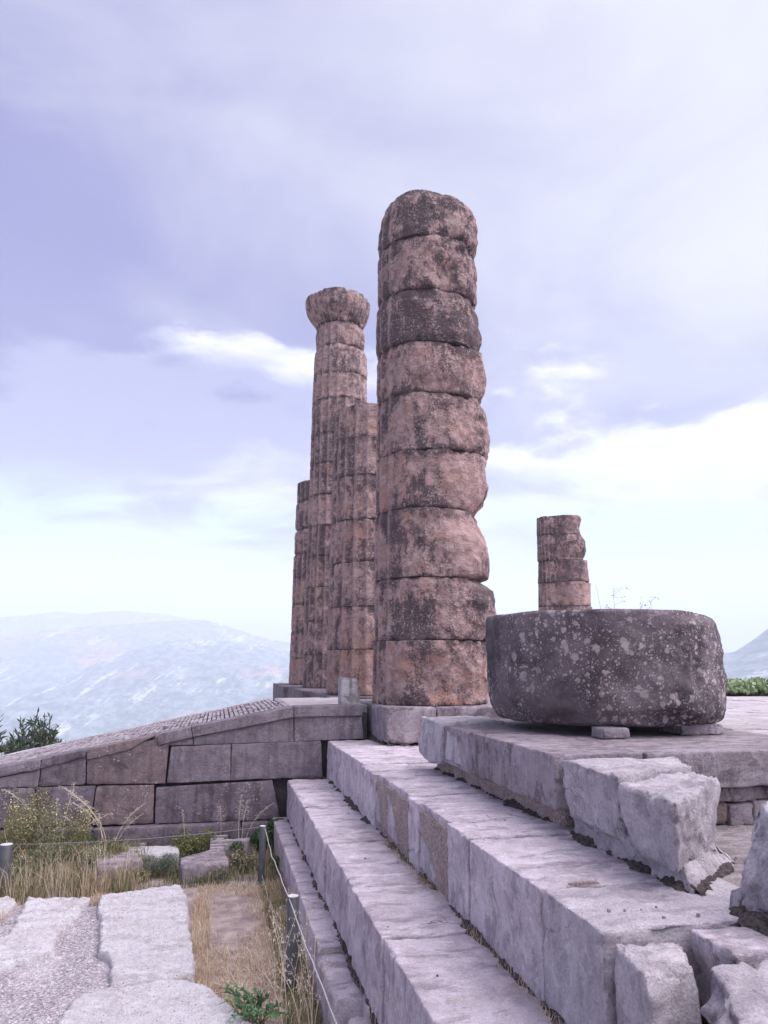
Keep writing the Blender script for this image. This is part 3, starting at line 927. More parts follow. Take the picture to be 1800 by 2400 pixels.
# pale kerb along the far edge
for k, (x0, x1) in enumerate(((-0.9, 0.9), (-2.8, -0.92), (-5.2, -2.82), (-8, -5.22))):
    c = [(x0, YR - 0.03, slope(x0) - 0.3), (x1, YR - 0.03, slope(x1) - 0.3), (x0, YR + 0.16, slope(x0) - 0.3), (x1, YR + 0.16, slope(x1) - 0.3),
         (x0, YR - 0.03, slope(x0) + 0.012), (x1, YR - 0.03, slope(x1) + 0.012), (x0, YR + 0.16, slope(x0) + 0.012), (x1, YR + 0.16, slope(x1) + 0.012)]
    block('kerb_stone', c, M['landing'], ramp, seg=0.12, rd=0.012, rough=0.008, seed=370 + k)

# ------------------------------------------------------------------ columns
CR = np.array([CS, -SS])                  # picture right, on the ground
CF = np.array([SS, CS])


def drum_mesh(Xc, Yc, z0, z1, rl, rr, flute=0.035, nth=132, nzv=24, cham=0.011, chip=0.05, rough=0.015, big=0.02, seed=0, fl_lo=0.25, ang0=0.0, nf=20, tilt=0.0, fresh=0.4, dents=(), scars=(), fl_a=0.15, fl_b=-0.5, w0=0.05):
    """one worn column drum; rl(z) and rr(z) give the radius at the left and right of the view"""
    eo = np.array([0, 0.004, 0.012, 0.026, 0.046, 0.075])
    zs = np.concatenate([z0 + eo, np.linspace(z0 + 0.11, z1 - 0.11, nzv), (z1 - eo)[::-1]])
    th = np.linspace(0, 2 * math.pi, nth, endpoint=False)
    ux = np.cos(th)[:, None] * CR + np.sin(th)[:, None] * CF          # th=0 picture right, pi left, -pi/2 towards the camera
    c = np.cos(th)
    Vs, Fr, Ar = [], [], []
    for z in zs:
        L_, R_ = rl(z), rr(z)
        wgt = sstep(w0, 1.0, c)
        r = L_ * (1 - wgt) + R_ * wgt
        P3 = np.stack([Xc + ux[:, 0] * r, Yc + ux[:, 1] * r, np.full(nth, z)], 1)
        er = fbm(P3 * 1.6 + seed * 3.3, 3)
        fk = np.clip(fl_lo + (1 - fl_lo) * sstep(fl_a, fl_b, c) - 0.6 * np.clip(er, 0, 1), 0, 1)
        ph = (th + ang0) * nf / (2 * math.pi)
        arris = np.abs(np.cos(math.pi * ph)) ** 14 * np.clip(fk, 0, 1)
        r = r * (1 - flute * fk * np.abs(np.sin(math.pi * ph)) ** 0.8)
        n = fbm(P3 * 5.0 + seed, 4, 0.62)
        ridge = 0.4 - np.abs(fbm(P3 * 2.6 + seed * 1.7, 3))
        r = r + rough * n * (0.6 + 0.8 * sstep(-0.6, 0.3, c)) + big * (er + 0.5 * ridge - 0.2) * sstep(-0.9, 0.1, c)
        lowe = z - z0 < z1 - z
        e = min(z - z0, z1 - z)
        q3 = np.stack([ux[:, 0] * 3.2 + seed, ux[:, 1] * 3.2, np.full(nth, seed * 2 + (0.0 if lowe else 4.4))], 1)
        k = np.clip(fbm(q3, 4, 0.6) * 2.4 - 0.10 + 0.50 * sstep(0.0, 0.9, c), 0, 1) ** 1.5
        size, dep = cham + 0.085 * k, 0.9 * cham + chip * k
        r = r - dep * np.clip(1 - e / size, 0, 1) ** 1.3
        P = np.stack([Xc + ux[:, 0] * r, Yc + ux[:, 1] * r, np.full(nth, z)], 1)
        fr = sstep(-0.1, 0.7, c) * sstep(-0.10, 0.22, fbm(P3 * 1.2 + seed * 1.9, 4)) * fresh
        if len(dents) or len(scars):
            d_ = P[:, 2] - ZC
            f_ = SS * P[:, 0] + CS * P[:, 1]
            l_ = CS * P[:, 0] - SS * P[:, 1]
            zz_ = f_ * CP + d_ * SP
            ax_, ay_ = 900 + F * l_ / zz_, 1200 - F * (d_ * CP - f_ * SP) / zz_
            fro = sstep(0.25, -0.2, np.sin(th))
            wv = 1 + 0.5 * fbm(P3 * 4 + 3, 3)
            for (dx, dy, sx, sy, dd) in dents:
                gk = np.exp(-(((ax_ - dx) / (sx * wv)) ** 2 + ((ay_ - dy) / (sy * wv)) ** 2) ** 1.6) * fro
                r = r - dd * gk
            for (dx, dy, sx, sy, dd) in scars:
                gk = np.exp(-(((ax_ - dx) / (sx * wv)) ** 2 + ((ay_ - dy) / (sy * wv)) ** 2) ** 2.2) * fro
                fr = np.maximum(fr, gk * dd)
            P = np.stack([Xc + ux[:, 0] * r, Yc + ux[:, 1] * r, np.full(nth, z)], 1)
        P[:, 2] += tilt * r * np.sin(th + seed) + (0.010 if e < 0.002 else 0.004) * pn(np.stack([ux[:, 0] * 2.5 + seed, ux[:, 1] * 2.5, np.full(nth, round((z0 if lowe else z1), 1) * 3)], 1))
        Vs.append(P)
        Fr.append(fr)
        Ar.append(arris)
    # caps: rings shrinking to the middle
    top, bot = Vs[-1], Vs[0]
    cen = np.array([Xc, Yc, 0])
    rings_ = [bot * 0 + 0]
    low, up = [], []
    for f in (0.66, 0.33):
        a = bot.copy()
        a[:, :2] = cen[:2] + (a[:, :2] - cen[:2]) * f
        low.append(a)
        b = top.copy()
        b[:, :2] = cen[:2] + (b[:, :2] - cen[:2]) * f
        b[:, 2] += 0.02 * fbm(b * 4 + seed, 2)
        up.append(b)
    seq = [low[1], low[0]] + Vs + [up[0], up[1]]
    V = np.concatenate(seq)
    fr = np.concatenate([Fr[0], Fr[0]] + Fr + [Fr[-1], Fr[-1]])
    jn = np.concatenate([np.full(nth, math.exp(-min(z - z0, z1 - z) / 0.07)) for z in [z0, z0] + list(zs) + [z1, z1]])
    ar = np.concatenate([Ar[0] * 0, Ar[0] * 0] + Ar + [Ar[0] * 0, Ar[0] * 0])
    k = len(seq)
    ii = np.arange(k * nth).reshape(k, nth)
    q = np.stack([ii[:-1], np.roll(ii, -1, 1)[:-1], np.roll(ii, -1, 1)[1:], ii[1:]], -1).reshape(-1, 4).tolist()
    q.append(ii[0][::-1].tolist())
    q.append(ii[-1].tolist())
    return V, q, np.stack([fr, ar, jn], 1)


def radius_fn(Xc, Yc, prof, side):
    ys = np.array([p[0] for p in prof], float)
    xs = np.array([p[1] for p in prof], float)

    def fn(z):
        xc, y, dep = pix(Xc, Yc, z)
        x = np.interp(y, ys, xs)
        return max(0.04, (xc - x if side < 0 else x - xc) * dep / F)
    return fn


def column(label, Xc, Yc, joints, left, right, mats, base_z=None, group='broken columns of the temple front', nth=132, nzv=24, capital=False, fresh=(0.4,), **kw):
    zs = [z_of(y, Xc, Yc) for y in joints]
    if base_z is not None:
        zs[-1] = base_z
    root = empty('column', (Xc, Yc, zs[-1]), label, 'column', group)
    rl, rr = radius_fn(Xc, Yc, left, -1), radius_fn(Xc, Yc, right, 1)
    for k in range(len(zs) - 1):
        z1, z0 = zs[k] - 0.003, zs[k + 1] + 0.003
        a = dict(kw)
        nm = 'drum'
        if k == 0 and capital:
            nm = 'capital'
            a['flute'] = 0.0
            a['chip'] = 0.16
        a['fresh'] = fresh[k % len(fresh)]
        V, fs, fr = drum_mesh(Xc, Yc, z0, z1, rl, rr, seed=Xc + Yc + k * 2.37, nth=nth, nzv=nzv, **a)
        mesh(nm, V, fs, PM[mats[k % len(mats)]], root, cols=fr)
    return root


L1 = [(488, 914), (500, 905), (520, 894), (550, 889), (590, 884), (604, 887), (611, 887), (620, 884), (718, 884), (727, 887), (742, 881), (832, 880), (848, 885), (862, 882), (948, 882), (958, 885), (975, 882), (1200, 879), (1213, 881), (1225, 878), (1360, 876), (1500, 876), (1507, 873), (1650, 871)]
R1 = [(488, 1074), (500, 1086), (515, 1102), (535, 1112), (560, 1117), (590, 1118), (600, 1116), (609, 1109), (625, 1112), (690, 1117), (712, 1117), (727, 1109), (760, 1121), (795, 1127), (822, 1125), (838, 1117), (852, 1129), (900, 1134), (942, 1131), (960, 1126), (985, 1137), (1040, 1142), (1092, 1140), (1110, 1140), (1150, 1141), (1180, 1134), (1211, 1115), (1235, 1125), (1290, 1143), (1345, 1149), (1360, 1146), (1368, 1127), (1388, 1151), (1412, 1160), (1440, 1161), (1485, 1158), (1502, 1147), (1515, 1144), (1650, 1144)]
column('tallest of the front columns, nine worn drums with a rounded broken top, beside the fallen drum', 2.96, 10.6,
       [494, 608, 726, 846, 958, 1086, 1213, 1366, 1504, 1645], L1, R1, [0, 0, 0, 1, 1, 2, 2, 1, 3], base_z=1.772, nth=240, nzv=30, flute=0.062, rough=0.034, big=0.095, chip=0.085, fl_lo=0.0, fl_a=-0.45, fl_b=-0.85, ang0=-0.087, fresh=(0.15, 0.25, 0.25, 0.5, 0.6, 0.9, 1.0, 0.35, 0.2),
       dents=((1048, 655, 26, 34, 0.09), (985, 690, 30, 14, 0.04), (1108, 1424, 15, 10, 0.05), (1040, 905, 45, 18, 0.05), (1085, 1228, 60, 22, 0.05), (1075, 1075, 45, 20, 0.03), (1095, 590, 30, 12, 0.05), (990, 1448, 40, 25, 0.02)),
       scars=((1098, 1300, 45, 75, 1.0), (1075, 1228, 85, 20, 1.0), (1070, 1085, 70, 22, 0.9), (1046, 665, 14, 30, 0.7), (1050, 905, 40, 18, 0.7), (1000, 1362, 55, 8, 0.8)))
L2 = [(945, 792), (952, 786), (1030, 782), (1130, 778), (1230, 775), (1330, 771), (1430, 768), (1520, 766), (1640, 763)]
R2 = [(945, 915), (960, 922), (1130, 930), (1330, 938), (1640, 946)]
column('flat-topped broken column standing directly behind the tallest column', 2.96, 15.1, [972, 1047, 1133, 1232, 1328, 1428, 1524, 1625], L2, R2, [1, 4, 1, 1, 4, 1, 3], base_z=1.738, flute=0.075, chip=0.06, rough=0.028, big=0.05, fl_lo=0.6, ang0=0.05)
L3 = [(690, 719), (704, 717), (722, 716), (738, 719), (752, 727), (765, 738), (776, 743), (790, 740), (815, 741), (828, 742), (838, 737), (885, 735), (895, 734), (945, 732), (1060, 728), (1170, 724), (1280, 720), (1400, 714), (1500, 711), (1620, 707)]
R3 = [(690, 862), (704, 866), (722, 868), (740, 866), (756, 860), (768, 852), (776, 850), (790, 857), (805, 856), (825, 852), (838, 859), (890, 861), (945, 859), (1100, 864), (1300, 872), (1620, 880)]
column('column that keeps its round flaring capital, behind the tallest column', 2.96, 19.65, [712, 774, 826, 893, 950, 1031, 1098, 1170, 1240, 1312, 1382, 1460, 1536, 1612], L3, R3, [4, 4, 4, 4, 1, 0, 1, 1, 1, 1, 1, 0, 1, 3], base_z=1.748, capital=True, flute=0.075, chip=0.06, rough=0.034, big=0.05, fl_lo=0.5, nth=160, nzv=16)
L4 = [(1120, 700), (1127, 697), (1178, 696), (1182, 698), (1188, 694), (1240, 692), (1246, 696), (1254, 691), (1298, 690), (1302, 693), (1308, 688), (1360, 686), (1420, 684), (1480, 682), (1540, 679), (1610, 676)]
R4 = [(1120, 790), (1128, 800), (1300, 812), (1610, 826)]
column('farthest left broken column at the end of the row, lowest of the row', 2.96, 23.4, [1136, 1182, 1246, 1302, 1358, 1420, 1482, 1543, 1607], L4, R4, [0, 0, 1, 1, 1, 1, 1, 3], base_z=1.738, flute=0.075, chip=0.06, rough=0.034, big=0.05, fl_lo=0.7, nth=160, nzv=16)
L5 = [(1203, 1262), (1210, 1258), (1255, 1258), (1262, 1259), (1315, 1260), (1318, 1262), (1366, 1261), (1370, 1262), (1600, 1262)]
R5 = [(1203, 1352), (1210, 1358), (1222, 1360), (1240, 1356), (1254, 1358), (1262, 1364), (1272, 1370), (1290, 1372), (1306, 1368), (1314, 1364), (1318, 1375), (1362, 1378), (1370, 1380), (1420, 1384), (1600, 1392)]
cx5, cy5 = 9.55, 20.6
column('short broken column of four visible drums standing alone behind the fallen drum', cx5, cy5, [1214, 1258, 1317, 1368, 1423, 1480, 1540, 1600], L5, R5, [0, 0, 1, 1, 1, 1, 1], base_z=1.7, flute=0.03, chip=0.06, rough=0.02, big=0.05, fl_lo=0.3, nth=160, nzv=16)
block('plinth_block', (cx5 - 1.3, cx5 + 1.3, cy5 - 1.3, cy5 + 1.3, -6, 1.7), M['wall'], floor, seg=0.2, rd=0.03, rough=0.012, seed=15)

# fallen drum on pebbles
LD = [(1424, 1160), (1432, 1150), (1442, 1139), (1480, 1138), (1600, 1143), (1650, 1150), (1680, 1166), (1694, 1190)]
RD = [(1424, 1634), (1434, 1640), (1446, 1648), (1470, 1657), (1520, 1671), (1600, 1683), (1655, 1686), (1678, 1678), (1694, 1650)]
dX, dY = 3.40, 6.32
V, fs, fr = drum_mesh(dX, dY, 1.832, z_of(1447, dX, dY), radius_fn(dX, dY, LD, -1), radius_fn(dX, dY, RD, 1), flute=0.014, nth=320, nzv=46, cham=0.02, chip=0.07, rough=0.026, big=0.06, seed=4.4, fl_lo=0.2, tilt=0.006, dents=((1570, 1690, 50, 22, 0.10), (1635, 1560, 12, 50, 0.04), (1640, 1440, 40, 14, 0.06), (1480, 1590, 60, 50, 0.02)))
tag(mesh('fallen_drum', V, fs, M['drum']), 'big dark lichen-spotted column drum lying on the floor slab right of the columns', 'column drum')
block_kw = dict(seg=0.03, rd=0.03, chip=1.2, rough=0.012)
o = block('support_stone', (2.84, 3.06, 5.34, 5.54, S, 1.838), M['slabdark'], None, seed=1, **block_kw)
tag(o, 'small rounded prop stone under the front of the fallen drum', 'prop stone', 'prop stones under the fallen drum')
o = block('support_stone', (3.60, 3.98, 5.50, 5.82, S, 1.842), M['slabdark'], None, seed=2, **block_kw)
tag(o, 'flat wide prop stone under the right end of the fallen drum', 'prop stone', 'prop stones under the fallen drum')

# white stub on the landing
c = [at_y(803, 1651, 10.72), at_y(845, 1651, 10.72), at_y(803, 1651, 11.0), at_y(846, 1651, 11.0)]
x0, x1 = at_y(799, 1650, 10.7)[0], at_y(845, 1650, 10.7)[0]
zt = at_y(800, 1588, 10.7)[2]
o = block('stone_stub', [(x0, 10.7, 1.748), (x1, 10.64, 1.748), (x0, 11.0, 1.748), (x1, 11.0, 1.748), (x0, 10.7, zt), (x1 - 0.05, 10.66, zt - 0.02), (x0, 11.0, zt), (x1 - 0.06, 11.0, zt - 0.02)], M['white_stub'], None, seg=0.03, rd=0.025, chip=2, rough=0.008, wear=2, seed=5)
tag(o, 'small white marble stub with black streaks standing on the ramp landing', 'stone stub')

# ------------------------------------------------------------------ loose marble blocks on the steps
GB = 'rough marble blocks on the steps'
o = block('marble_block', [(2.10, 3.78, 1.39), (2.72, 4.14, 1.38), (2.11, 4.46, 1.40), (2.80, 4.46, 1.40), (2.055, 3.765, 1.735), (2.76, 4.13, 1.725), (2.055, 4.46, 1.745), (2.86, 4.45, 1.73)], M['light'], None, seg=0.02, rd=0.055, chip=1.0, rough=0.018, rsc=7, big=0.025, bsc=3.2, wear=1.0, seed=31, sides={'x0': (0.045, 5), 'x1': (0.06, 6), 'y0': (0.01, 5)})
tag(o, 'pale flat-topped marble block against the floor slab, the far one of the touching pair', 'marble block', GB)
o = block('marble_block', [(2.07, 3.27, 1.365), (2.60, 3.74, 1.36), (2.05, 3.66, 1.385), (2.66, 4.00, 1.37), (2.035, 3.19, 1.70), (2.65, 3.74, 1.712), (2.01, 3.69, 1.715), (2.70, 4.05, 1.712)], M['light'], None, seg=0.016, rd=0.065, chip=0.9, rough=0.020, rsc=9, big=0.03, bsc=3.6, wear=0.8, seed=32, sides={'y0': (0.05, 7), 'x1': (0.06, 7), 'x0': (0.03, 6)})
tag(o, 'pale squarish marble block with a fractured right end, the near one of the touching pair', 'marble block', GB)
o = block('block_bed', [(2.12, 3.24, 1.27), (2.70, 3.70, 1.27), (2.13, 4.46, 1.27), (2.80, 4.44, 1.27), (2.12, 3.32, 1.42), (2.58, 3.74, 1.42), (2.12, 4.46, 1.45), (2.70, 4.42, 1.45)], M['light'], None, seg=0.022, rd=0.06, chip=1.6, rough=0.05, wear=1.3, seed=33, sides={'y0': (0.09, 6), 'x0': (0.06, 6), 'x1': (0.09, 6)})
tag(o, 'ragged stone bed beneath the pair of pale marble blocks', 'stone bed')
o = block('marble_block', [(2.14, 2.60, 1.28), (2.9, 2.35, 1.28), (2.12, 3.02, 1.28), (2.95, 3.1, 1.28), (2.12, 2.70, 1.62), (2.8, 2.45, 1.74), (2.30, 2.98, 1.76), (2.9, 3.05, 1.80)], M['light'], None, seg=0.022, rd=0.05, chip=1.8, rough=0.035, rsc=7, big=0.07, bsc=2.8, wear=1.0, seed=34, sides={'x0': (0.16, 4), 'y0': (0.12, 4)})
tag(o, 'tall split marble block cut off by the right edge of the picture', 'marble block', GB)
o = block('marble_block', [(1.50, 2.52, 0.6), (1.735, 2.58, 0.6), (1.50, 2.865, 0.6), (1.79, 2.865, 0.6), (1.50, 2.62, 1.235), (1.73, 2.69, 1.215), (1.515, 2.865, 1.265), (1.81, 2.865, 1.26)], M['light'], None, seg=0.018, rd=0.02, chip=2.6, rough=0.014, big=0.015, wear=2.2, seed=35, sides={'y0': (0.05, 5), 'z1': (0.05, 6)})
tag(o, 'narrow upright marble block at the broken near end of the upper step', 'marble block', GB)
o = block('marble_block', [(1.42, 2.05, 0.6), (2.5, 1.6, 0.6), (1.60, 2.56, 0.6), (2.5, 2.60, 0.6), (1.58, 2.26, 1.20), (2.5, 1.9, 1.22), (1.72, 2.57, 1.275), (2.5, 2.61, 1.285)], M['light'], None, seg=0.02, rd=0.035, chip=2.2, rough=0.022, big=0.03, wear=1.4, seed=36, sides={'x0': (0.22, 4), 'y0': (0.2, 4), 'z1': (0.02, 6)})
tag(o, 'jagged wide marble block in the bottom right corner', 'marble block', GB)
for k, (a, b_) in enumerate(((1427, 2133), (1464, 2132), (1503, 2132), (1538, 2125), (1556, 2150), (1637, 2143), (1669, 2275))):
    x, y, z = at_z(a, b_, B + 0.006)
    o = block('pebble', (x - 0.006, x + 0.006, y - 0.006, y + 0.006, B - 0.002, B + 0.010), M['slabdark'], None, seg=0.004, rd=0.004, rough=0.001, seed=k)
    tag(o, 'tiny dark pebble lying on the pale top of the upper step', 'pebble', 'pebbles on the upper step')

for k, (a, b_, sz) in enumerate(((929, 2142, 0.005), (909, 2174, 0.006), (1025, 2286, 0.005), (856, 2012, 0.006), (733, 1846, 0.006), (1000, 2080, 0.004), (1110, 2150, 0.005))):
    x, y, z = at_z(a, b_, A_ + 0.004)
    o = block('dirt_clod' if sz > 0.01 else 'pebble', (x - sz, x + sz, y - sz, y + sz, A_ - 0.002, A_ + sz * 1.3), M['moss'], None, seg=sz * 0.6, rd=sz * 0.6, rough=sz * 0.4, rsc=90, seed=k)
    tag(o, 'crumbly dark clod of dirt on the near tread of the lower step' if sz > 0.01 else 'tiny dark grit speck on the tread of the lower step', 'clod' if sz > 0.01 else 'pebble', None if sz > 0.01 else 'grit on the lower step')

# ------------------------------------------------------------------ low parapet at the far edge of the floor
o = block('parapet_wall', (6.8, 18.0, 13.2, 13.6, 0.2, 1.93), M['wall'], None, seg=0.3, rd=0.03, rough=0.02, seed=41)
tag(o, 'low dark parapet wall along the far edge of the floor', 'parapet')

# ------------------------------------------------------------------ pavement in the lower left
GP = 0.085


def inside_dist(P, poly):
    poly = np.asarray(poly, float)
    n = len(poly)
    dmin = np.full(len(P), 1e9)
    ins = np.zeros(len(P), bool)
    for i in range(n):
        a, b = poly[i], poly[(i + 1) % n]
        ab = b - a
        t = np.clip(((P - a) @ ab) / (ab @ ab), 0, 1)
        dmin = np.minimum(dmin, np.linalg.norm(P - (a + t[:, None] * ab), axis=1))
        cond = (a[1] > P[:, 1]) != (b[1] > P[:, 1])
        with np.errstate(divide='ignore', invalid='ignore'):
            xx = (b[0] - a[0]) * (P[:, 1] - a[1]) / (b[1] - a[1]) + a[0]
        ins ^= cond & (P[:, 0] < xx)
    return np.where(ins, dmin, -dmin)


def sheet(name, poly, z0, hgt, mat, parent, res=0.017, edge=0.022, rough=0.012, lump=0.012, seed=0.0, wob=0.035, cut=0.12, pits=()):
    poly = np.asarray(poly, float)
    lo, hi = poly.min(0) - 0.15, poly.max(0) + 0.15
    xs, ys = np.arange(lo[0], hi[0], res), np.arange(lo[1], hi[1], res)
    XX, YY = np.meshgrid(xs, ys, indexing='ij')
    P = np.stack([XX.ravel(), YY.ravel()], 1)
    d = inside_dist(P, poly)
    P3 = np.concatenate([P, np.full((len(P), 1), seed)], 1)
    d = d + wob * fbm(P3 * 6, 3) + 0.3 * wob * fbm(P3 * 25, 2)
    up = np.clip(d / edge, -2, 1)
    z = z0 + hgt * np.where(up > 0, np.sqrt(np.clip(1 - (1 - up.clip(0, 1)) ** 2, 0, 1)), up * 2.0)
    z = z + (rough * (fbm(P3 * 16, 4, 0.7) - 0.5 * np.abs(pn(P3 * 9 + 3))) + lump * fbm(P3 * 2.2 + 5, 2)) * (up > 0)
    for (px_, py_, rr_, dp) in pits:
        z = z - dp * np.exp(-(((P[:, 0] - px_) ** 2 + ((P[:, 1] - py_) * 1.0) ** 2) / rr_ ** 2))
    keep = d > -cut
    m, n = XX.shape
    K = keep.reshape(m, n)
    ii = np.arange(m * n).reshape(m, n)
    ok = K[:-1, :-1] & K[1:, :-1] & K[1:, 1:] & K[:-1, 1:]
    q = np.stack([ii[:-1, :-1][ok], ii[1:, :-1][ok], ii[1:, 1:][ok], ii[:-1, 1:][ok]], 1)
    used = np.unique(q)
    mp = np.full(m * n, -1)
    mp[used] = np.arange(len(used))
    V = np.concatenate([P, z[:, None]], 1)[used]
    return mesh(name, V, mp[q], mat, parent)


def gpoly(px, z):
    return [at_z(a, b, z)[:2] for a, b in px]


pave = sheet('pavement', [(-0.42, 8.25), (-0.24, 6.2), (0.15, 5.3), (0.5, 3.0), (0.5, 0.8), (-6.5, 0.8), (-6.5, 8.3), (-1.0, 8.3)], 0.0, GP, M['gravel'], None, res=0.05, rough=0.02, lump=0.03, edge=0.12)
tag(pave, kind='structure')
s1 = gpoly([(236, 2100), (330, 2086), (420, 2074), (436, 2086), (447, 2170), (462, 2288), (400, 2298), (258, 2314), (256, 2244), (226, 2232), (232, 2160), (226, 2130)], 0.13)
sheet('paving_slab', s1, 0.0, 0.145, M['paving'], pave, seed=1.2, rough=0.024, wob=0.04, pits=[(*at_z(340, 2205, .13)[:2], 0.07, 0.022), (*at_z(290, 2123, .13)[:2], 0.08, 0.02)])
s2 = gpoly([(166, 2345), (200, 2330), (255, 2318), (420, 2297), (478, 2308), (560, 2372), (640, 2440), (620, 2520), (90, 2520), (134, 2400)], 0.13)
sheet('paving_slab', s2, 0.0, 0.15, M['paving'], pave, seed=2.7, rough=0.024, wob=0.04, pits=[(*at_z(305, 2328, .13)[:2], 0.05, 0.02)])
s3 = gpoly([(62, 2103), (214, 2103), (196, 2128), (170, 2160), (140, 2190), (122, 2235), (60, 2252), (-40, 2265), (-60, 2215), (16, 2190), (40, 2150)], 0.12)
sheet('paving_slab', s3, 0.0, 0.128, M['paving'], pave, seed=4.1, rough=0.026, wob=0.05, pits=[(*at_z(150, 2115, .12)[:2], 0.09, 0.02)])
s4 = gpoly([(-160, 2098), (28, 2100), (40, 2112), (12, 2140), (-40, 2165), (-160, 2180)], 0.12)
sheet('paving_slab', s4, 0.0, 0.128, M['paving'], pave, seed=6.3, rough=0.024, wob=0.04)

# ------------------------------------------------------------------ posts, wire and cord
def post(px, base, topy, rad, label):
    x, y, _ = at_z(*base, 0.03)
    zt = z_of(topy, x, y)
    root = empty('barrier_post', (x, y, 0), label, 'post', 'short barrier posts')
    n = 20
    th = np.linspace(0, 2 * math.pi, n, endpoint=False)
    zs = [(-0.15, rad), (zt - 0.004, rad), (zt, rad - 0.004)]
    V = np.concatenate([np.stack([x + r * np.cos(th), y + r * np.sin(th), np.full(n, z)], 1) for z, r in zs])
    ii = np.arange(3 * n).reshape(3, n)
    q = np.stack([ii[:-1], np.roll(ii, -1, 1)[:-1], np.roll(ii, -1, 1)[1:], ii[1:]], -1).reshape(-1, 4).tolist()
    mesh('shaft', V, q, M['iron'], root)
    V = np.concatenate([np.stack([x + r * np.cos(th), y + r * np.sin(th), np.full(n, z)], 1) for z, r in ((zt - 0.003, rad - 0.003), (zt + 0.003, rad - 0.002), (zt + 0.004, rad - 0.008))])
    ii = np.arange(3 * n).reshape(3, n)
    q = np.stack([ii[:-1], np.roll(ii, -1, 1)[:-1], np.roll(ii, -1, 1)[1:], ii[1:]], -1).reshape(-1, 4).tolist()
    q.append(ii[2].tolist())
    mesh('cap', V, q, M['cut'], root, smooth=False)
    return Vector((x, y, zt))


pm = post(0, (612, 2066), 1936, 0.036, 'dark metal barrier post with pale top, near the ramp wall corner')
pnr = post(0, (682, 2322), 2100, 0.042, 'dark metal barrier post with pale top, nearest, among the oat stalks')
pl = post(0, (4, 2098), 1979, 0.062, 'grey barrier post at the left edge of the picture')


def strand(name, a, b, sag, rad, mat, label, cat, n=18, wig=0.0):
    t = np.linspace(0, 1, n)
    P = np.array(a)[None] * (1 - t[:, None]) + np.array(b)[None] * t[:, None]
    P[:, 2] -= sag * 4 * t * (1 - t)
    if wig:
        P += wig * np.stack([pn(np.stack([t * 6, 0 * t + k * 3.3, 0 * t], 1)) for k in range(3)], 1) * np.sin(math.pi * t)[:, None]
    V, fs = tube(P, rad, 7)
    return tag(mesh(name, V, fs, mat), label, cat)


off = Vector((0, 0, -0.012))
strand('wire', pl + off + Vector((0.06, 0.03, 0)), pm + off + Vector((-0.036, 0, 0)), 0.035, 0.0055, M['wire'], 'thin grey wire strung between the left post and the post by the wall', 'wire')
strand('cord', pm + off + Vector((0.02, -0.036, 0)), pnr + off + Vector((-0.03, 0.03, 0)), 0.05, 0.0045, M['cord'], 'pale cord slung between the two dark posts', 'cord', wig=0.02)
e = at_z(800, 2430, 0.42)
strand('cord', pnr + off + Vector((-0.03, -0.03, 0)), Vector(e), 0.01, 0.0045, M['cord'], 'pale cord running from the nearest post to the bottom edge', 'cord', wig=0.012)
x, y, _ = at_z(612, 2064, 0.03)
strand('wire', Vector((x, y, 0.10)), Vector(at_z(664, 2200, 0.12)), 0.02, 0.003, M['cord'], 'thin loose strand falling from the foot of the post by the wall', 'wire', wig=0.02)

# ------------------------------------------------------------------ rocks in the weeds
def gp(a, b, z=0.0):
    x, y, z = at_z(a, b, z)
    lim = 10.20 if x < 0.9 else 99
    if y > lim:
        x, y = x * lim / y, lim
    return (x, y, z)


GR = 'half-buried stones among the weeds'


def stone(px, z0, z1, mat, label, ridged=False, seed=0, rd=0.04, **kw):
    pts = [gp(a, b, (z0 + z1) / 2)[:2] for a, b in px]
    for k in (2, 3):
        if pts[k][1] - pts[k - 2][1] < 0.12:
            pts[k] = (pts[k][0], pts[k - 2][1] + 0.12)           # front left, front right, back left, back right
    c = [(*pts[k], z0) for k in range(4)] + [(*pts[k], z1) for k in range(4)]
    a = dict(seg=0.03, rd=rd, chip=1.4, rough=0.018, big=0.015, wear=1.2)
    a.update(kw)
    V, fs = rock(c, seed=seed, **a)
    o = mesh('field_stone', V, fs, mat)
    return tag(o, label, 'stone', GR)


stone([(228, 2078), (335, 2052), (222, 2048), (312, 2024)], -0.1, 0.20, M['slabdark'], 'dark tilted boulder with a pale flat top, just beyond the big white slab', seed=51, rd=0.03)
stone([(425, 2066), (535, 2050), (418, 2040), (520, 2012)], -0.1, 0.17, M['slabdark'], 'long low grey boulder behind the straw patch', seed=52)
stone([(300, 2030), (420, 2022), (304, 1962), (418, 1956)], -0.1, 0.13, M['paving'], 'flat pale slab with ridged left edge, left of the green weed clump', seed=53, rd=0.02)
stone([(492, 2002), (600, 1992), (496, 1946), (604, 1940)], -0.1, 0.17, M['ramp'], 'flat grey slab with ridged left edge near the wall post', seed=54, rd=0.02)
stone([(90, 1966), (158, 1962), (96, 1946), (150, 1940)], -0.1, 0.27, M['paving'], 'white rounded rock poking out of the weeds by the wall', seed=55, rd=0.06)
stone([(150, 2040), (238, 2030), (160, 2014), (236, 2006)], -0.1, 0.12, M['ramp'], 'low pale stone half hidden in tall dry grass', seed=56)
stone([(160, 1998), (300, 1990), (160, 1966), (290, 1958)], -0.1, 0.13, M['ramp'], 'wide pale slab deep in the weeds under the wall', seed=57)
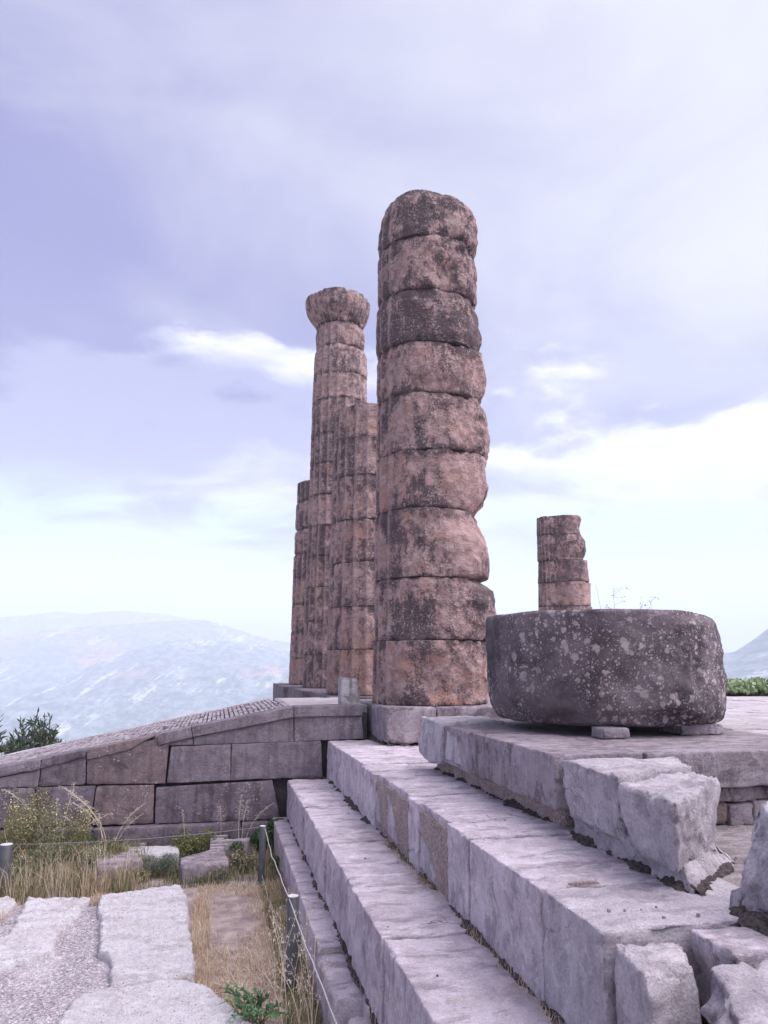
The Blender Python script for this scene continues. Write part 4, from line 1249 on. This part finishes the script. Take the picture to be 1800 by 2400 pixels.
# ridges on the two slabs
for nm, (xa, ya_), (xb, yb2), z in (('field_stone', (300, 2026), (304, 1966), 0.135), ('field_stone', (493, 1998), (497, 1950), 0.175)):
    host = [o for o in COL.objects if o.get('label', '').startswith('flat pale slab' if xa == 300 else 'flat grey slab')][0]
    for k in range(7):
        t = (k + 0.5) / 7
        p0 = np.array(at_z(xa + (xb - xa) * t, ya_ + (yb2 - ya_) * t, z))
        block('ridge', (p0[0] - 0.012, p0[0] + 0.10 + 0.05 * (k % 3), p0[1] - 0.022, p0[1] + 0.022, z - 0.06, z + 0.008), M['ramp'], host, seg=0.05, rd=0.01, chip=1, rough=0.004, seed=k)

# ------------------------------------------------------------------ plants
def blades(name, n, region, hgt, wid, cols, label, cat, lean=0.5, z0=0.0, seed=1, dens=None, kind='stuff', parent=None):
    """grass: thin bent blades on a patch of ground"""
    r = np.random.default_rng(seed)
    x0, x1, y0, y1 = region
    P = np.stack([r.uniform(x0, x1, n * 3), r.uniform(y0, y1, n * 3)], 1)
    k = fbm(np.concatenate([P * 2.2, np.full((len(P), 1), seed)], 1), 3)
    keep = (k + r.normal(0, 0.25, len(P)) > 0.0 if dens is None else dens(P, k, r))
    P = P[keep][:n]
    n = len(P)
    h = r.uniform(hgt[0], hgt[1], n) * (0.6 + 0.8 * r.random(n) ** 2)
    a = r.uniform(0, 2 * math.pi, n)
    ln = r.normal(0, lean, n)
    wv = np.stack([np.cos(a), np.sin(a), 0 * a], 1) * wid
    dv = np.stack([-np.sin(a), np.cos(a), 0 * a], 1)
    base = np.concatenate([P, np.full((n, 1), z0)], 1)
    mid_ = base + dv * (ln * 0.35 * h)[:, None] + np.array([0, 0, 1.0]) * (0.6 * h)[:, None]
    tip = base + dv * (ln * h)[:, None] + np.array([0, 0, 1.0]) * (h * (1 - 0.25 * np.abs(ln).clip(0, 1.5)))[:, None]
    V = np.stack([base - wv, base + wv, mid_ + wv * 0.8, mid_ - wv * 0.8, tip], 1).reshape(-1, 3)
    i = np.arange(n)[:, None] * 5
    fs = np.concatenate([i + [0, 1, 2, 3]], 1).tolist() + (i + [3, 2, 4]).tolist()
    cols = np.asarray(cols, float)
    ci = np.clip((k[keep][:n] * 1.5 + 0.5 + r.normal(0, 0.25, n)) * len(cols), 0, len(cols) - 1e-3).astype(int)
    c = cols[ci] * r.uniform(0.75, 1.25, (n, 1))
    o = mesh(name, V, fs, M['plant'], parent, smooth=False, cols=np.repeat(c, 5, 0))
    if label:
        tag(o, label, cat)
    o['kind'] = kind
    return o


STRAW = [(0.52, 0.385, 0.27), (0.62, 0.49, 0.37), (0.42, 0.31, 0.22), (0.68, 0.58, 0.48)]
OLIVE = [(0.10, 0.115, 0.048), (0.165, 0.17, 0.07), (0.24, 0.225, 0.11), (0.42, 0.36, 0.23), (0.08, 0.105, 0.052)]
GREYG = [(0.105, 0.135, 0.105), (0.14, 0.17, 0.13), (0.08, 0.10, 0.07), (0.18, 0.19, 0.145)]
GREEN = [(0.040, 0.080, 0.030), (0.062, 0.115, 0.042), (0.088, 0.145, 0.055), (0.055, 0.095, 0.05)]


def straw_dens(P, k, r):
    mid = np.exp(-(((P[:, 0] - 0.18) / 0.22) ** 2 + ((P[:, 1] - 7.7) / 0.75) ** 2))
    return (k * 0.8 + r.normal(0, 0.3, len(P)) - 1.2 * mid) > -0.15


blades('dry_grass', 15000, (-0.12, 0.80, 5.5, 8.75), (0.02, 0.075), 0.0018, STRAW, 'short matted straw covering the ground between slab and steps', 'dry grass', lean=1.3, seed=3, dens=straw_dens)
blades('dry_grass', 1500, (-0.14, 0.02, 5.9, 8.3), (0.07, 0.16), 0.0018, STRAW, 'upright straw fringe along the right side of the white slab', 'dry grass', lean=0.5, seed=4)
blades('weed_cover', 9000, (-2.9, -0.75, 8.5, 10.35), (0.10, 0.30), 0.0032, OLIVE[:3] + OLIVE + STRAW[:1], 'tall mixed green and straw weeds below the ramp wall on the left', 'weeds', lean=0.45, seed=5)
blades('weed_cover', 4200, (-0.95, 0.55, 8.75, 10.3), (0.05, 0.15), 0.0026, OLIVE, 'low olive weeds between the half-buried stones', 'weeds', lean=0.6, seed=6)
blades('weed_cover', 3600, (0.52, 0.765, 5.0, 9.9), (0.06, 0.17), 0.0028, [OLIVE[0], OLIVE[1], OLIVE[2], STRAW[2]], 'strip of olive weeds along the foot of the steps', 'weeds', lean=0.6, seed=8)
blades('dry_grass', 1500, (-2.6, -0.75, 8.4, 9.5), (0.12, 0.46), 0.0018, STRAW, 'tall dry grass beyond the white paving', 'dry grass', lean=0.5, seed=9)
blades('dry_grass', 900, (-1.10, -0.93, 8.05, 8.35), (0.03, 0.07), 0.0018, STRAW, 'tuft of straw in the gap between the white slabs', 'dry grass', lean=0.9, seed=10, z0=0.08)
blades('dry_grass', 700, (-1.95, -1.75, 7.4, 8.3), (0.03, 0.07), 0.0018, STRAW, 'straw in the joint at the left edge', 'dry grass', lean=0.9, seed=12, z0=0.08)


def leaf_cloud(n, cen, rad, size, cols, r, shape=0.35, up=0.3, hollow=0.3):
    d = r.normal(size=(n, 3))
    d /= np.linalg.norm(d, axis=1)[:, None]
    rr = (hollow + (1 - hollow) * r.random(n) ** 0.6)[:, None]
    P = np.asarray(cen) + d * rr * np.asarray(rad)
    ax = r.normal(size=(n, 3))
    ax[:, 2] += up
    ax /= np.linalg.norm(ax, axis=1)[:, None]
    sd = np.cross(ax, r.normal(size=(n, 3)))
    sd /= np.linalg.norm(sd, axis=1)[:, None]
    s = (size * r.uniform(0.6, 1.3, n))[:, None]
    V = np.stack([P - ax * s * 0.5, P + sd * s * shape * 0.5, P + ax * s * 0.5, P - sd * s * shape * 0.5], 1).reshape(-1, 3)
    i = np.arange(n)[:, None] * 4
    c = np.asarray(cols)[r.integers(0, len(cols), n)] * r.uniform(0.7, 1.3, (n, 1))
    return V, (i + [0, 1, 2, 3]).tolist(), np.repeat(c, 4, 0)


def shrub(name, base, h, rad, n, size, cols, label, cat, group=None, shape=0.35, stems=9, seed=0, stemcol=(0.16, 0.13, 0.08), flowers=None, lobes=7, up=0.5, leafname='foliage'):
    r = np.random.default_rng(seed)
    root = empty(name, base, label, cat, group)
    b = np.asarray(base, float)
    Vs, Fs, Cs, o = [], [], [], 0
    st = []
    tips = []
    for k in range(stems):
        a = r.uniform(0, 2 * math.pi)
        q = r.uniform(0.2, 1.0)
        tip = b + np.array([math.cos(a) * rad * q, math.sin(a) * rad * q, h * r.uniform(0.6, 1.0)])
        t = np.linspace(0, 1, 6)[:, None]
        P = b * (1 - t) + tip * t
        P[:, :2] += (t * (1 - t)) * r.normal(0, 0.25 * rad, 2)
        st.append(tube(P, np.linspace(0.006, 0.002, 6) * max(1, h), 4))
        tips.append(tip)
    V, fs = join(st)
    mesh('stem', V, fs, M['plant'], root, cols=np.tile(stemcol, (len(V), 1)))
    per = n // (stems)
    for tip in tips:
        c = b + (tip - b) * r.uniform(0.55, 0.85)
        rr = np.array([rad * 0.42, rad * 0.42, h * 0.36])
        v, f, cc = leaf_cloud(per, c, rr, size, cols, r, shape, up)
        v[:, 2] = np.maximum(v[:, 2], b[2] + 0.005)
        Vs.append(v)
        Fs += [[i + o for i in q] for q in f]
        Cs.append(cc)
        o += len(v)
    ob = mesh(leafname, np.concatenate(Vs), Fs, M['leaf'], root, smooth=False, cols=np.concatenate(Cs))
    ob['kind'] = 'stuff'
    if flowers:
        Vs, Fs, Cs, o = [], [], [], 0
        for tip in tips:
            v, f, cc = leaf_cloud(flowers[0], tip, (rad * 0.18, rad * 0.18, h * 0.16), flowers[1], [flowers[2]], r, 0.9, 0.2)
            Vs.append(v)
            Fs += [[i + o for i in q] for q in f]
            Cs.append(cc)
            o += len(v)
        ob = mesh('flower', np.concatenate(Vs), Fs, M['leaf'], root, smooth=False, cols=np.concatenate(Cs))
        ob['kind'] = 'stuff'
    return root


W = 'bushy weeds between the stones'
shrub('weed_clump', gp(445, 1995), 0.26, 0.26, 2200, 0.035, [OLIVE[1], OLIVE[2], (0.10, 0.14, 0.04)], 'yellow-green bushy weed between the two ridged slabs', 'weed', W, seed=61)
shrub('weed_clump', gp(470, 2000), 0.20, 0.22, 1500, 0.035, [OLIVE[0], OLIVE[1], (0.08, 0.12, 0.04)], 'darker green weed hugging the left edge of the slab by the wall post', 'weed', W, seed=67)
shrub('weed_clump', gp(372, 2052), 0.24, 0.27, 2600, 0.045, GREYG, 'grey-green feathery clump in front of the flat pale slab', 'weed', W, shape=0.10, seed=62)
shrub('weed_clump', gp(505, 2060), 0.16, 0.25, 1800, 0.04, [GREYG[0], OLIVE[0], OLIVE[3]], 'drab thin clump right of the long low boulder', 'weed', W, shape=0.14, seed=63)
shrub('weed_clump', gp(290, 1990), 0.22, 0.22, 1700, 0.035, [OLIVE[0], OLIVE[1], OLIVE[3]], 'olive clump at the foot of the tall bent grasses', 'weed', W, seed=64)
shrub('weed_clump', gp(180, 1975), 0.32, 0.28, 2400, 0.034, [OLIVE[0], OLIVE[1], GREEN[1]], 'dark green clump right of the white rock under the wall', 'weed', W, seed=65)
shrub('weed_clump', gp(70, 2065), 0.36, 0.34, 3000, 0.04, [OLIVE[0], OLIVE[1], GREYG[0], OLIVE[3]], 'broad drab clump beside the left post', 'weed', W, seed=66, shape=0.2)
for k, (a, b_, h, rd_, n_, cl, lb) in enumerate(((130, 2050, 0.34, 0.30, 3000, [GREYG[0], OLIVE[0], OLIVE[2]], 'grey-olive clump between the left post and the dark boulder'), (215, 2055, 0.30, 0.26, 2400, [GREYG[1], OLIVE[3], OLIVE[1]], 'dry-looking clump just left of the dark tilted boulder'), (20, 1990, 0.42, 0.30, 2600, [OLIVE[1], OLIVE[0], OLIVE[2]], 'olive clump behind the left post'), (120, 2000, 0.36, 0.28, 2600, [OLIVE[0], GREEN[2], OLIVE[1]], 'green clump hiding the front of the white rock'), (240, 2010, 0.22, 0.24, 1900, [OLIVE[1], OLIVE[2], GREYG[0]], 'light olive clump between the two pale stones'), (320, 2068, 0.14, 0.2, 1300, [OLIVE[1], OLIVE[0], STRAW[2]], 'low mossy-green clump at the foot of the dark boulder'), (570, 2040, 0.20, 0.22, 1500, [OLIVE[0], GREYG[0], STRAW[2]], 'brownish clump left of the foot of the wall post'))):
    shrub('weed_clump', gp(a, b_), h, rd_, n_, 0.042, cl, lb, 'weed', W, seed=161 + k, shape=0.22, stems=12)
FW = 'tall yellow-flowered weeds'
for k, (a, b_, h, lb) in enumerate(((25, 2050, 0.80, 'leftmost tall weed with tiny yellow flowers'), (100, 2040, 0.70, 'tall yellow-flowered weed left of the white rock'), (60, 2000, 0.85, 'tallest yellow-flowered weed, against the pale wall block'), (165, 2030, 0.62, 'smaller yellow-flowered weed in front of the wide wall block'))):
    shrub('flowering_weed', gp(a, b_), h, 0.26, 1500, 0.026, [OLIVE[1], OLIVE[2], (0.24, 0.25, 0.12)], lb, 'weed', FW, seed=70 + k, stems=14, flowers=(11, 0.017, (0.62, 0.55, 0.22)), shape=0.3)
# ivy-like greenery in the corner between wall and steps
IV = 'leafy green plants in the wall corner'
shrub('leafy_plant', gp(645, 1962), 0.40, 0.16, 1300, 0.055, GREEN, 'tall leafy green plant in the dark corner of wall and steps', 'plant', IV, shape=0.7, seed=81)
shrub('leafy_plant', gp(622, 1985), 0.24, 0.22, 1500, 0.05, GREEN, 'spreading green plant behind the post by the wall', 'plant', IV, shape=0.7, seed=82)
shrub('leafy_plant', gp(545, 1960), 0.16, 0.20, 700, 0.045, GREEN, 'low green plant at the foot of the wall left of the post', 'plant', IV, shape=0.6, seed=83)
shrub('leafy_plant', gp(648, 2040), 0.16, 0.16, 900, 0.04, [OLIVE[0], GREEN[1], OLIVE[1]], 'low olive plant right of the post against the step foot', 'plant', IV, shape=0.5, seed=84)

# foreground leafy shrub, each leaf its own piece
r = np.random.default_rng(91)
root = empty('creeping_shrub', gp(600, 2420, 0.05), 'green creeping shrub with oval leaves spilling over the near white slab', 'shrub')
leafV = np.array([(0, 0, 0), (0.010, 0.012, 0.002), (0.013, 0.028, 0.004), (0.008, 0.043, 0.003), (0, 0.052, 0.0), (-0.008, 0.043, 0.003), (-0.013, 0.028, 0.004), (-0.010, 0.012, 0.002), (0, 0.027, -0.003)], float)
leafF = [[0, 1, 8], [1, 2, 8], [2, 3, 8], [3, 4, 8], [4, 5, 8], [5, 6, 8], [6, 7, 8], [7, 0, 8]]
lms = []
for k in range(4):
    me = bpy.data.meshes.new('leaf')
    me.from_pydata((leafV * (1, 1, 1 + k * 0.6)).tolist(), [], leafF)
    me.polygons.foreach_set('use_smooth', [True] * len(leafF))
    at = me.color_attributes.new('tint', 'FLOAT_COLOR', 'POINT')
    c = ((0.080, 0.175, 0.085), (0.110, 0.22, 0.105), (0.070, 0.145, 0.075), (0.15, 0.25, 0.12))[k]
    at.data.foreach_set('color', np.tile((*c, 1), (len(leafV), 1)).ravel())
    me.materials.append(M['leaf'])
    lms.append(me)
sts = []
cnt = 0
for k, (a, b_, zz) in enumerate(((512, 2318, 0.22), (540, 2315, 0.26), (640, 2345, 0.24), (675, 2370, 0.22), (630, 2400, 0.22), (655, 2385, 0.34), (530, 2400, 0.16), (560, 2405, 0.22), (690, 2400, 0.3), (512, 2355, 0.19), (535, 2375, 0.2), (565, 2340, 0.28), (595, 2330, 0.26), (600, 2365, 0.32), (620, 2390, 0.36), (570, 2385, 0.30), (640, 2380, 0.28), (545, 2345, 0.24), (585, 2352, 0.22), (660, 2400, 0.30), (610, 2345, 0.25), (505, 2330, 0.2))):
    tip = np.array(at_z(a, b_, zz))
    b0 = np.array(WL[root.name]) + np.array([r.uniform(-0.05, 0.05), r.uniform(-0.05, 0.05), 0])
    t = np.linspace(0, 1, 9)[:, None]
    P = b0 * (1 - t) + tip * t
    P[:, 2] += 0.16 * (t * (1 - t))[:, 0] * 2
    sts.append(tube(P, np.linspace(0.004, 0.0015, 9), 5))
    for j in range(13):
        u = 0.28 + 0.72 * (j + r.random()) / 18
        f = u * 8
        i0 = min(7, int(f))
        p = P[i0] + (P[i0 + 1] - P[i0]) * (f - i0)
        dirv = Vector((tip - b0)).normalized() + Vector(r.normal(0, 0.75, 3)) + Vector((0, 0, 0.25))
        o = bpy.data.objects.new('leaf', lms[r.integers(0, 4)])
        COL.objects.link(o)
        o.parent = root
        o.location = Vector(p) - WL[root.name]
        o.rotation_euler = dirv.to_track_quat('Y', 'Z').to_euler()
        s = r.uniform(0.5, 0.9)
        o.scale = (s, s, s)
        cnt += 1
V, fs = join(sts)
mesh('stem', V, fs, M['plant'], root, cols=np.tile((0.16, 0.17, 0.08), (len(V), 1)))

# oat stalks
def stalk_meshes(h, bend, nsp, spk, seed, drop=1.0, sr=1.0):
    r = np.random.default_rng(seed)
    t = np.linspace(0, 1, 12)
    P = np.stack([bend * h * t ** 2.2, 0.05 * h * np.sin(t * 2 + seed), h * (t - 0.22 * abs(bend) * t ** 2.4)], 1)
    V, fs = tube(P, np.linspace(0.0026, 0.0011, 12) * sr, 4)
    me1 = bpy.data.meshes.new('stem')
    me1.from_pydata(V.tolist(), [], fs)
    parts, tw = [], []
    for k in range(nsp):
        u = 0.62 + 0.38 * (k + r.random()) / nsp
        f = u * 11
        i0 = min(10, int(f))
        p = P[i0] + (P[i0 + 1] - P[i0]) * (f - i0)
        a = r.uniform(0, 2 * math.pi)
        ln = r.uniform(0.02, 0.07) * (1.3 - u) * 3 * spk / 0.03
        q = p + np.array([math.cos(a) * ln, math.sin(a) * ln, r.uniform(-0.02, 0.02)])
        parts.append(tube([p, (p + q) / 2 + [0, 0, 0.008], q], 0.0007, 3))
        for s in (-1, 1):
            dv = np.array([r.normal(0, 0.35), r.normal(0, 0.35), -drop]) + 0.35 * s * np.array([math.cos(a), math.sin(a), 0])
            dv /= np.linalg.norm(dv)
            sd = np.cross(dv, r.normal(size=3))
            sd /= np.linalg.norm(sd)
            L = spk * r.uniform(0.8, 1.2)
            n3 = np.cross(dv, sd)
            vv = np.array([q, q + dv * L * 0.4 + sd * L * 0.13, q + dv * L, q + dv * L * 0.4 - sd * L * 0.13, q + dv * L * 0.45 + n3 * L * 0.10])
            parts.append((vv, [[0, 1, 4], [1, 2, 4], [2, 3, 4], [3, 0, 4], [0, 3, 2, 1]]))
    V, fs = join(parts)
    me2 = bpy.data.meshes.new('seed_head')
    me2.from_pydata(V.tolist(), [], fs)
    for me, c in ((me1, (0.80, 0.68, 0.52)), (me2, (0.74, 0.67, 0.55))):
        at = me.color_attributes.new('tint', 'FLOAT_COLOR', 'POINT')
        at.data.foreach_set('color', np.tile((*c, 1), (len(me.vertices), 1)).ravel())
        me.materials.append(M['plant'])
    return me1, me2


oats = [stalk_meshes(0.66, 0.18, 9, 0.024, 1), stalk_meshes(0.58, -0.22, 8, 0.024, 2), stalk_meshes(0.50, 0.32, 7, 0.023, 3)]
tallg = [stalk_meshes(0.80, 0.55, 36, 0.019, 5, 0.2, 1.5), stalk_meshes(0.74, 0.12, 36, 0.017, 6, 0.2, 1.4), stalk_meshes(0.62, -0.75, 30, 0.019, 7, 0.2, 1.5)]


def place(kinds_, base, rot, sc, label, group, cat):
    ro = empty('grass_stalk', base, label, cat, group)
    for nm, me in zip(('stem', 'seed_head'), kinds_):
        o = bpy.data.objects.new(nm, me)
        COL.objects.link(o)
        o.parent = ro
    ro.rotation_euler = (0, 0, rot)
    ro.scale = (sc, sc, sc)


r = np.random.default_rng(101)
for k in range(24):
    a, b_ = r.uniform(640, 745), r.uniform(2330, 2470)
    if k % 4 == 0:
        a, b_ = r.uniform(640, 700), r.uniform(2290, 2340)
    x, y, z = at_z(a, b_, 0.03)
    x = min(x, 0.745)
    place(oats[k % 3], (x, y, 0.03), r.uniform(0, 6.28), r.uniform(0.72, 1.05), 'slender straw-coloured oat stalk with drooping pale seeds around the nearest post', 'oat stalks around the nearest post', 'oat stalk')
for k, (a, b_) in enumerate(((1010, 2540), (905, 2475), (880, 2440))):
    x, y, z = at_z(a, b_, T)
    place(oats[k % 3], (min(max(x, 0.79), 0.92), y, T - 0.02), 1.0 + k * 2.0, 0.62, 'thin oat stalk with few pale seeds growing from the joint at the step foot', 'oat stalks at the step foot', 'oat stalk')
TG = 'tall dry grass stalks by the ramp wall'
TL = (['tall dry stalk leaning left from the big grass tuft left of the ridged slab'] * 4 + ['tall dry stalk leaning right from the big grass tuft towards the warm wall block'] * 2 + ['long dry stalk arching left across the pale wall block', 'thickest upright dry stalk standing in front of the wide wall block', 'upright dry stalk just left of the thickest one'] + ['upright dry stalk rising from the slab near the wall post'] * 3
      + ['short dry stalk before the widest dark wall block', 'short lone dry stalk behind the long low boulder', 'dry stalk drooping left beside the low pale stone', 'dry stalk leaning over the dark tilted boulder'])
for k, (a, b_, v, rot, sc) in enumerate(((245, 1985, 0, 3.3, 1.25), (250, 1985, 0, 3.0, 1.1), (247, 1990, 0, 3.45, 1.0), (240, 1985, 1, 3.0, 0.75), (262, 1985, 0, 0.4, 0.85), (268, 1990, 0, 0.2, 0.7), (105, 1985, 0, 3.0, 1.2), (140, 1995, 1, 0, 1.25), (135, 1998, 1, 2, 1.0), (560, 1975, 1, 1, 0.95), (566, 1978, 1, 0.3, 0.85), (572, 1980, 0, 0.1, 0.8), (435, 1985, 1, 2.5, 0.75), (515, 1990, 1, 4, 0.8), (155, 2020, 2, 2.9, 1.1), (210, 2020, 0, 3.2, 0.8))):
    x, y, z = gp(a, b_, 0.02)
    place(tallg[v], (x, y, 0.0), rot, sc, TL[k], TG, 'grass stalk')

# bush behind the ramp on the left
def willow(base, h, rad, n, label, seed, name='bush'):
    r = np.random.default_rng(seed)
    root = empty(name, base, label, 'bush')
    b = np.asarray(base, float)
    st, Vs, Fs, Cs, o = [], [], [], [], 0
    V, fs = tube(np.array([b + [0, 0, -0.3], b + [0.05, 0, h * 0.25], b + [0, 0.05, h * 0.45]]), [0.09, 0.07, 0.04], 8)
    mesh('trunk', V, fs, M['plant'], root, cols=np.tile((0.10, 0.08, 0.06), (len(V), 1)))
    for k in range(n):
        a = r.uniform(0, 2 * math.pi)
        q = r.random() ** 0.6
        hh = h * (1.0 - 0.45 * q ** 1.5) * r.uniform(0.82, 1.0)
        tip = b + np.array([math.cos(a) * rad * q, math.sin(a) * rad * q, hh])
        s0 = b + np.array([math.cos(a) * rad * q * 0.4, math.sin(a) * rad * q * 0.4, h * 0.25])
        t = np.linspace(0, 1, 8)[:, None]
        P = s0 * (1 - t) + tip * t + r.normal(0, 0.03, (8, 3)) * t
        st.append(tube(P, np.linspace(0.018, 0.004, 8), 4))
        m = 60
        u = r.uniform(0.05, 1.0, m)
        f = u * 7
        i0 = np.minimum(6, f.astype(int))
        pp = P[i0] + (P[i0 + 1] - P[i0]) * (f - i0)[:, None]
        ax = r.normal(0, 0.8, (m, 3)) + (tip - s0) / np.linalg.norm(tip - s0) * 0.9
        ax /= np.linalg.norm(ax, axis=1)[:, None]
        sd = np.cross(ax, r.normal(size=(m, 3)))
        sd /= np.linalg.norm(sd, axis=1)[:, None]
        L = r.uniform(0.10, 0.22, m)[:, None]
        v = np.stack([pp, pp + ax * L * 0.5 + sd * L * 0.11, pp + ax * L, pp + ax * L * 0.5 - sd * L * 0.11], 1).reshape(-1, 3)
        i = np.arange(m)[:, None] * 4 + o
        Fs += (i + [0, 1, 2, 3]).tolist()
        c = np.array([(0.085, 0.115, 0.075), (0.125, 0.155, 0.105), (0.060, 0.085, 0.056)])[r.integers(0, 3, m)] * r.uniform(0.7, 1.3, (m, 1))
        Vs.append(v)
        Cs.append(np.repeat(c, 4, 0))
        o += len(v)
    V, fs = join(st)
    mesh('branch', V, fs, M['plant'], root, cols=np.tile((0.10, 0.085, 0.06), (len(V), 1)))
    ob = mesh('foliage', np.concatenate(Vs), Fs, M['leaf'], root, smooth=False, cols=np.concatenate(Cs))
    ob['kind'] = 'stuff'


def bushat(a, topy, Y_, rad, n, label, seed):
    x, _, zt = at_y(a, topy, Y_)
    zb = float(ground_z(np.array([x]), np.array([Y_]))[0])
    willow((x, Y_, zb), zt - zb, rad, n, label, seed)


bushat(95, 1645, 18.0, 0.78, 70, 'narrow-leaved dark green bush rising behind the ramp at the left edge', 111)
bushat(-40, 1668, 17.0, 0.95, 60, 'lower narrow-leaved bush behind the ramp, cut by the left edge', 112)

# round-leaved bush at the right edge of the floor
x, y, z = at_y(1800, 1640, 11.9)
r = np.random.default_rng(120)
shrub('round_bush', (x + 0.45, 12.9, 1.70), 0.36, 0.85, 3200, 0.085, [(0.30, 0.40, 0.22), (0.38, 0.47, 0.28), (0.20, 0.28, 0.14)], 'bright green round-leaved bush at the far right edge of the floor', 'bush', shape=0.9, seed=121, stems=16)
# twigs above the fallen drum (growing behind it)
for k, (a, ty, h) in enumerate(((1437, 1376, 1.0), (1415, 1370, 0.9), (1500, 1412, 0.8), (1525, 1410, 0.7))):
    Y_ = 9.4
    x, _, zt = at_y(a, ty, Y_)
    zt = max(zt, 2.2)
    rr_ = np.random.default_rng(130 + k)
    ro = empty('dry_twig', (x, Y_, 1.3), ('sparse grey twig plant rising above the fallen drum, tallest', 'thin bare twig leaning left above the fallen drum', 'low twig with tiny seed tips above the fallen drum', 'low right twig with tiny seed tips above the fallen drum')[k], 'twig', 'twigs behind the fallen drum')
    P = np.array([(x + 0.03, Y_, 1.3), (x + 0.02 * (k % 2), Y_, (zt + 1.3) / 2 + 0.2), (x - (0.12 if k == 1 else 0.0), Y_, zt)])
    ps = [tube(P, [0.004, 0.0035, 0.002], 4)]
    lv = []
    for j in range(9):
        u = rr_.uniform(0.45, 1.0)
        p = P[1] + (P[2] - P[1]) * u
        q2 = p + np.array([rr_.normal(0, 0.10), rr_.normal(0, 0.1), rr_.uniform(0.02, 0.10)])
        if k != 1:
            ps.append(tube([p, q2], [0.002, 0.0015], 3))
            for _ in range(3):
                c0 = q2 + rr_.normal(0, 0.015, 3)
                dv = rr_.normal(size=3) * 0.008
                sd = rr_.normal(size=3) * 0.005
                lv.append((np.array([c0, c0 + dv + sd, c0 + 2 * dv, c0 + dv - sd]), [[0, 1, 2, 3]]))
    V, fs = join(ps)
    mesh('stem', V, fs, M['plant'], ro, cols=np.tile((0.20, 0.20, 0.17), (len(V), 1)))
    if lv:
        V, fs = join(lv)
        mesh('seed_head', V, fs, M['leaf'], ro, smooth=False, cols=np.tile((0.16, 0.18, 0.12), (len(V), 1)))

# dark moss along the feet of the risers
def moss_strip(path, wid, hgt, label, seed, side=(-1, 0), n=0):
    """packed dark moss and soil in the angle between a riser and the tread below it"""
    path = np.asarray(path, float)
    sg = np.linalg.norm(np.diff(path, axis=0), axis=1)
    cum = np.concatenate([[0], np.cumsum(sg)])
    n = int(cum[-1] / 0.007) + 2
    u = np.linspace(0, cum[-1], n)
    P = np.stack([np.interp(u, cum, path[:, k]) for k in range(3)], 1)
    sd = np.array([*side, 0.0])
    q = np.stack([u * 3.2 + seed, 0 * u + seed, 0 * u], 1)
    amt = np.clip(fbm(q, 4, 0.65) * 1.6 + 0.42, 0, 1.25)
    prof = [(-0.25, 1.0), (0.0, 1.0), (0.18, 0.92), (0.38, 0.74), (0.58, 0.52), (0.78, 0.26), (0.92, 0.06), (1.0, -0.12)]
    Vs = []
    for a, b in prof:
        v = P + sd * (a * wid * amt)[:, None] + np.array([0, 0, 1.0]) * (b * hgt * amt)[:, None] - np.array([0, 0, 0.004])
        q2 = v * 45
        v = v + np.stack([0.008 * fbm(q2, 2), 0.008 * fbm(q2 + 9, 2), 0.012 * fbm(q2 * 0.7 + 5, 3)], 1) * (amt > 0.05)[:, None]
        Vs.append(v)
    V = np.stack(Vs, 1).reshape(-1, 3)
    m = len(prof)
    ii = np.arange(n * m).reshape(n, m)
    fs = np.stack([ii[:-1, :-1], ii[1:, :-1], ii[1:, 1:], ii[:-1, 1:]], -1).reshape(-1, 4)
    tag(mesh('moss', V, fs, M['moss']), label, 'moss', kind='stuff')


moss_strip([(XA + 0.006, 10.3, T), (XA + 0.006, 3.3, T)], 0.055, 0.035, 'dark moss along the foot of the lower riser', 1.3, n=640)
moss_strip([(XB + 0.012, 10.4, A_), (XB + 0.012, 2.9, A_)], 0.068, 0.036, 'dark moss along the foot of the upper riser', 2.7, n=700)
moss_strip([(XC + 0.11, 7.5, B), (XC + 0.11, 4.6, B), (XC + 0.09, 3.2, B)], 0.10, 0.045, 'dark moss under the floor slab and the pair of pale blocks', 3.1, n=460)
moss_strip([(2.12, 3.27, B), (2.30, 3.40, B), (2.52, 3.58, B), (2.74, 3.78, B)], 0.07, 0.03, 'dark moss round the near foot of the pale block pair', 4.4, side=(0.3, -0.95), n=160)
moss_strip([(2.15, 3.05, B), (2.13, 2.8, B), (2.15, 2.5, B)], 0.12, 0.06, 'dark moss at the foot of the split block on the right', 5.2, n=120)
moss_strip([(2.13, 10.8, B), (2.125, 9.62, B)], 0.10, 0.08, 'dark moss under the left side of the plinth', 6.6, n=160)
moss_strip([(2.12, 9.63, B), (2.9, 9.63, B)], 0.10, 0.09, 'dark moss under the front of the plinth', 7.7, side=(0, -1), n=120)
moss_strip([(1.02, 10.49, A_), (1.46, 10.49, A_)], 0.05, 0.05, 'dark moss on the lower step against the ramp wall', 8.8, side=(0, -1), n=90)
blades('dry_grass', 700, (XB - 0.06, XB - 0.005, 3.2, 6.6), (0.02, 0.07), 0.0012, STRAW[:3], 'wisps of dry grass along the foot of the upper riser', 'dry grass', lean=0.9, seed=31, z0=A_)
blades('dry_grass', 260, (XA - 0.05, XA - 0.005, 3.6, 9.5), (0.02, 0.06), 0.0012, STRAW[:3], 'wisps of dry grass along the foot of the lower riser', 'dry grass', lean=0.9, seed=32, z0=T)
blades('dry_grass', 420, (1.63, 1.78, 3.465, 3.495), (0.008, 0.022), 0.0008, [(0.40, 0.27, 0.25), (0.30, 0.22, 0.20)], 'small dead tuft in the joint on the pale upper step', 'dry grass', lean=1.2, seed=33, z0=B)
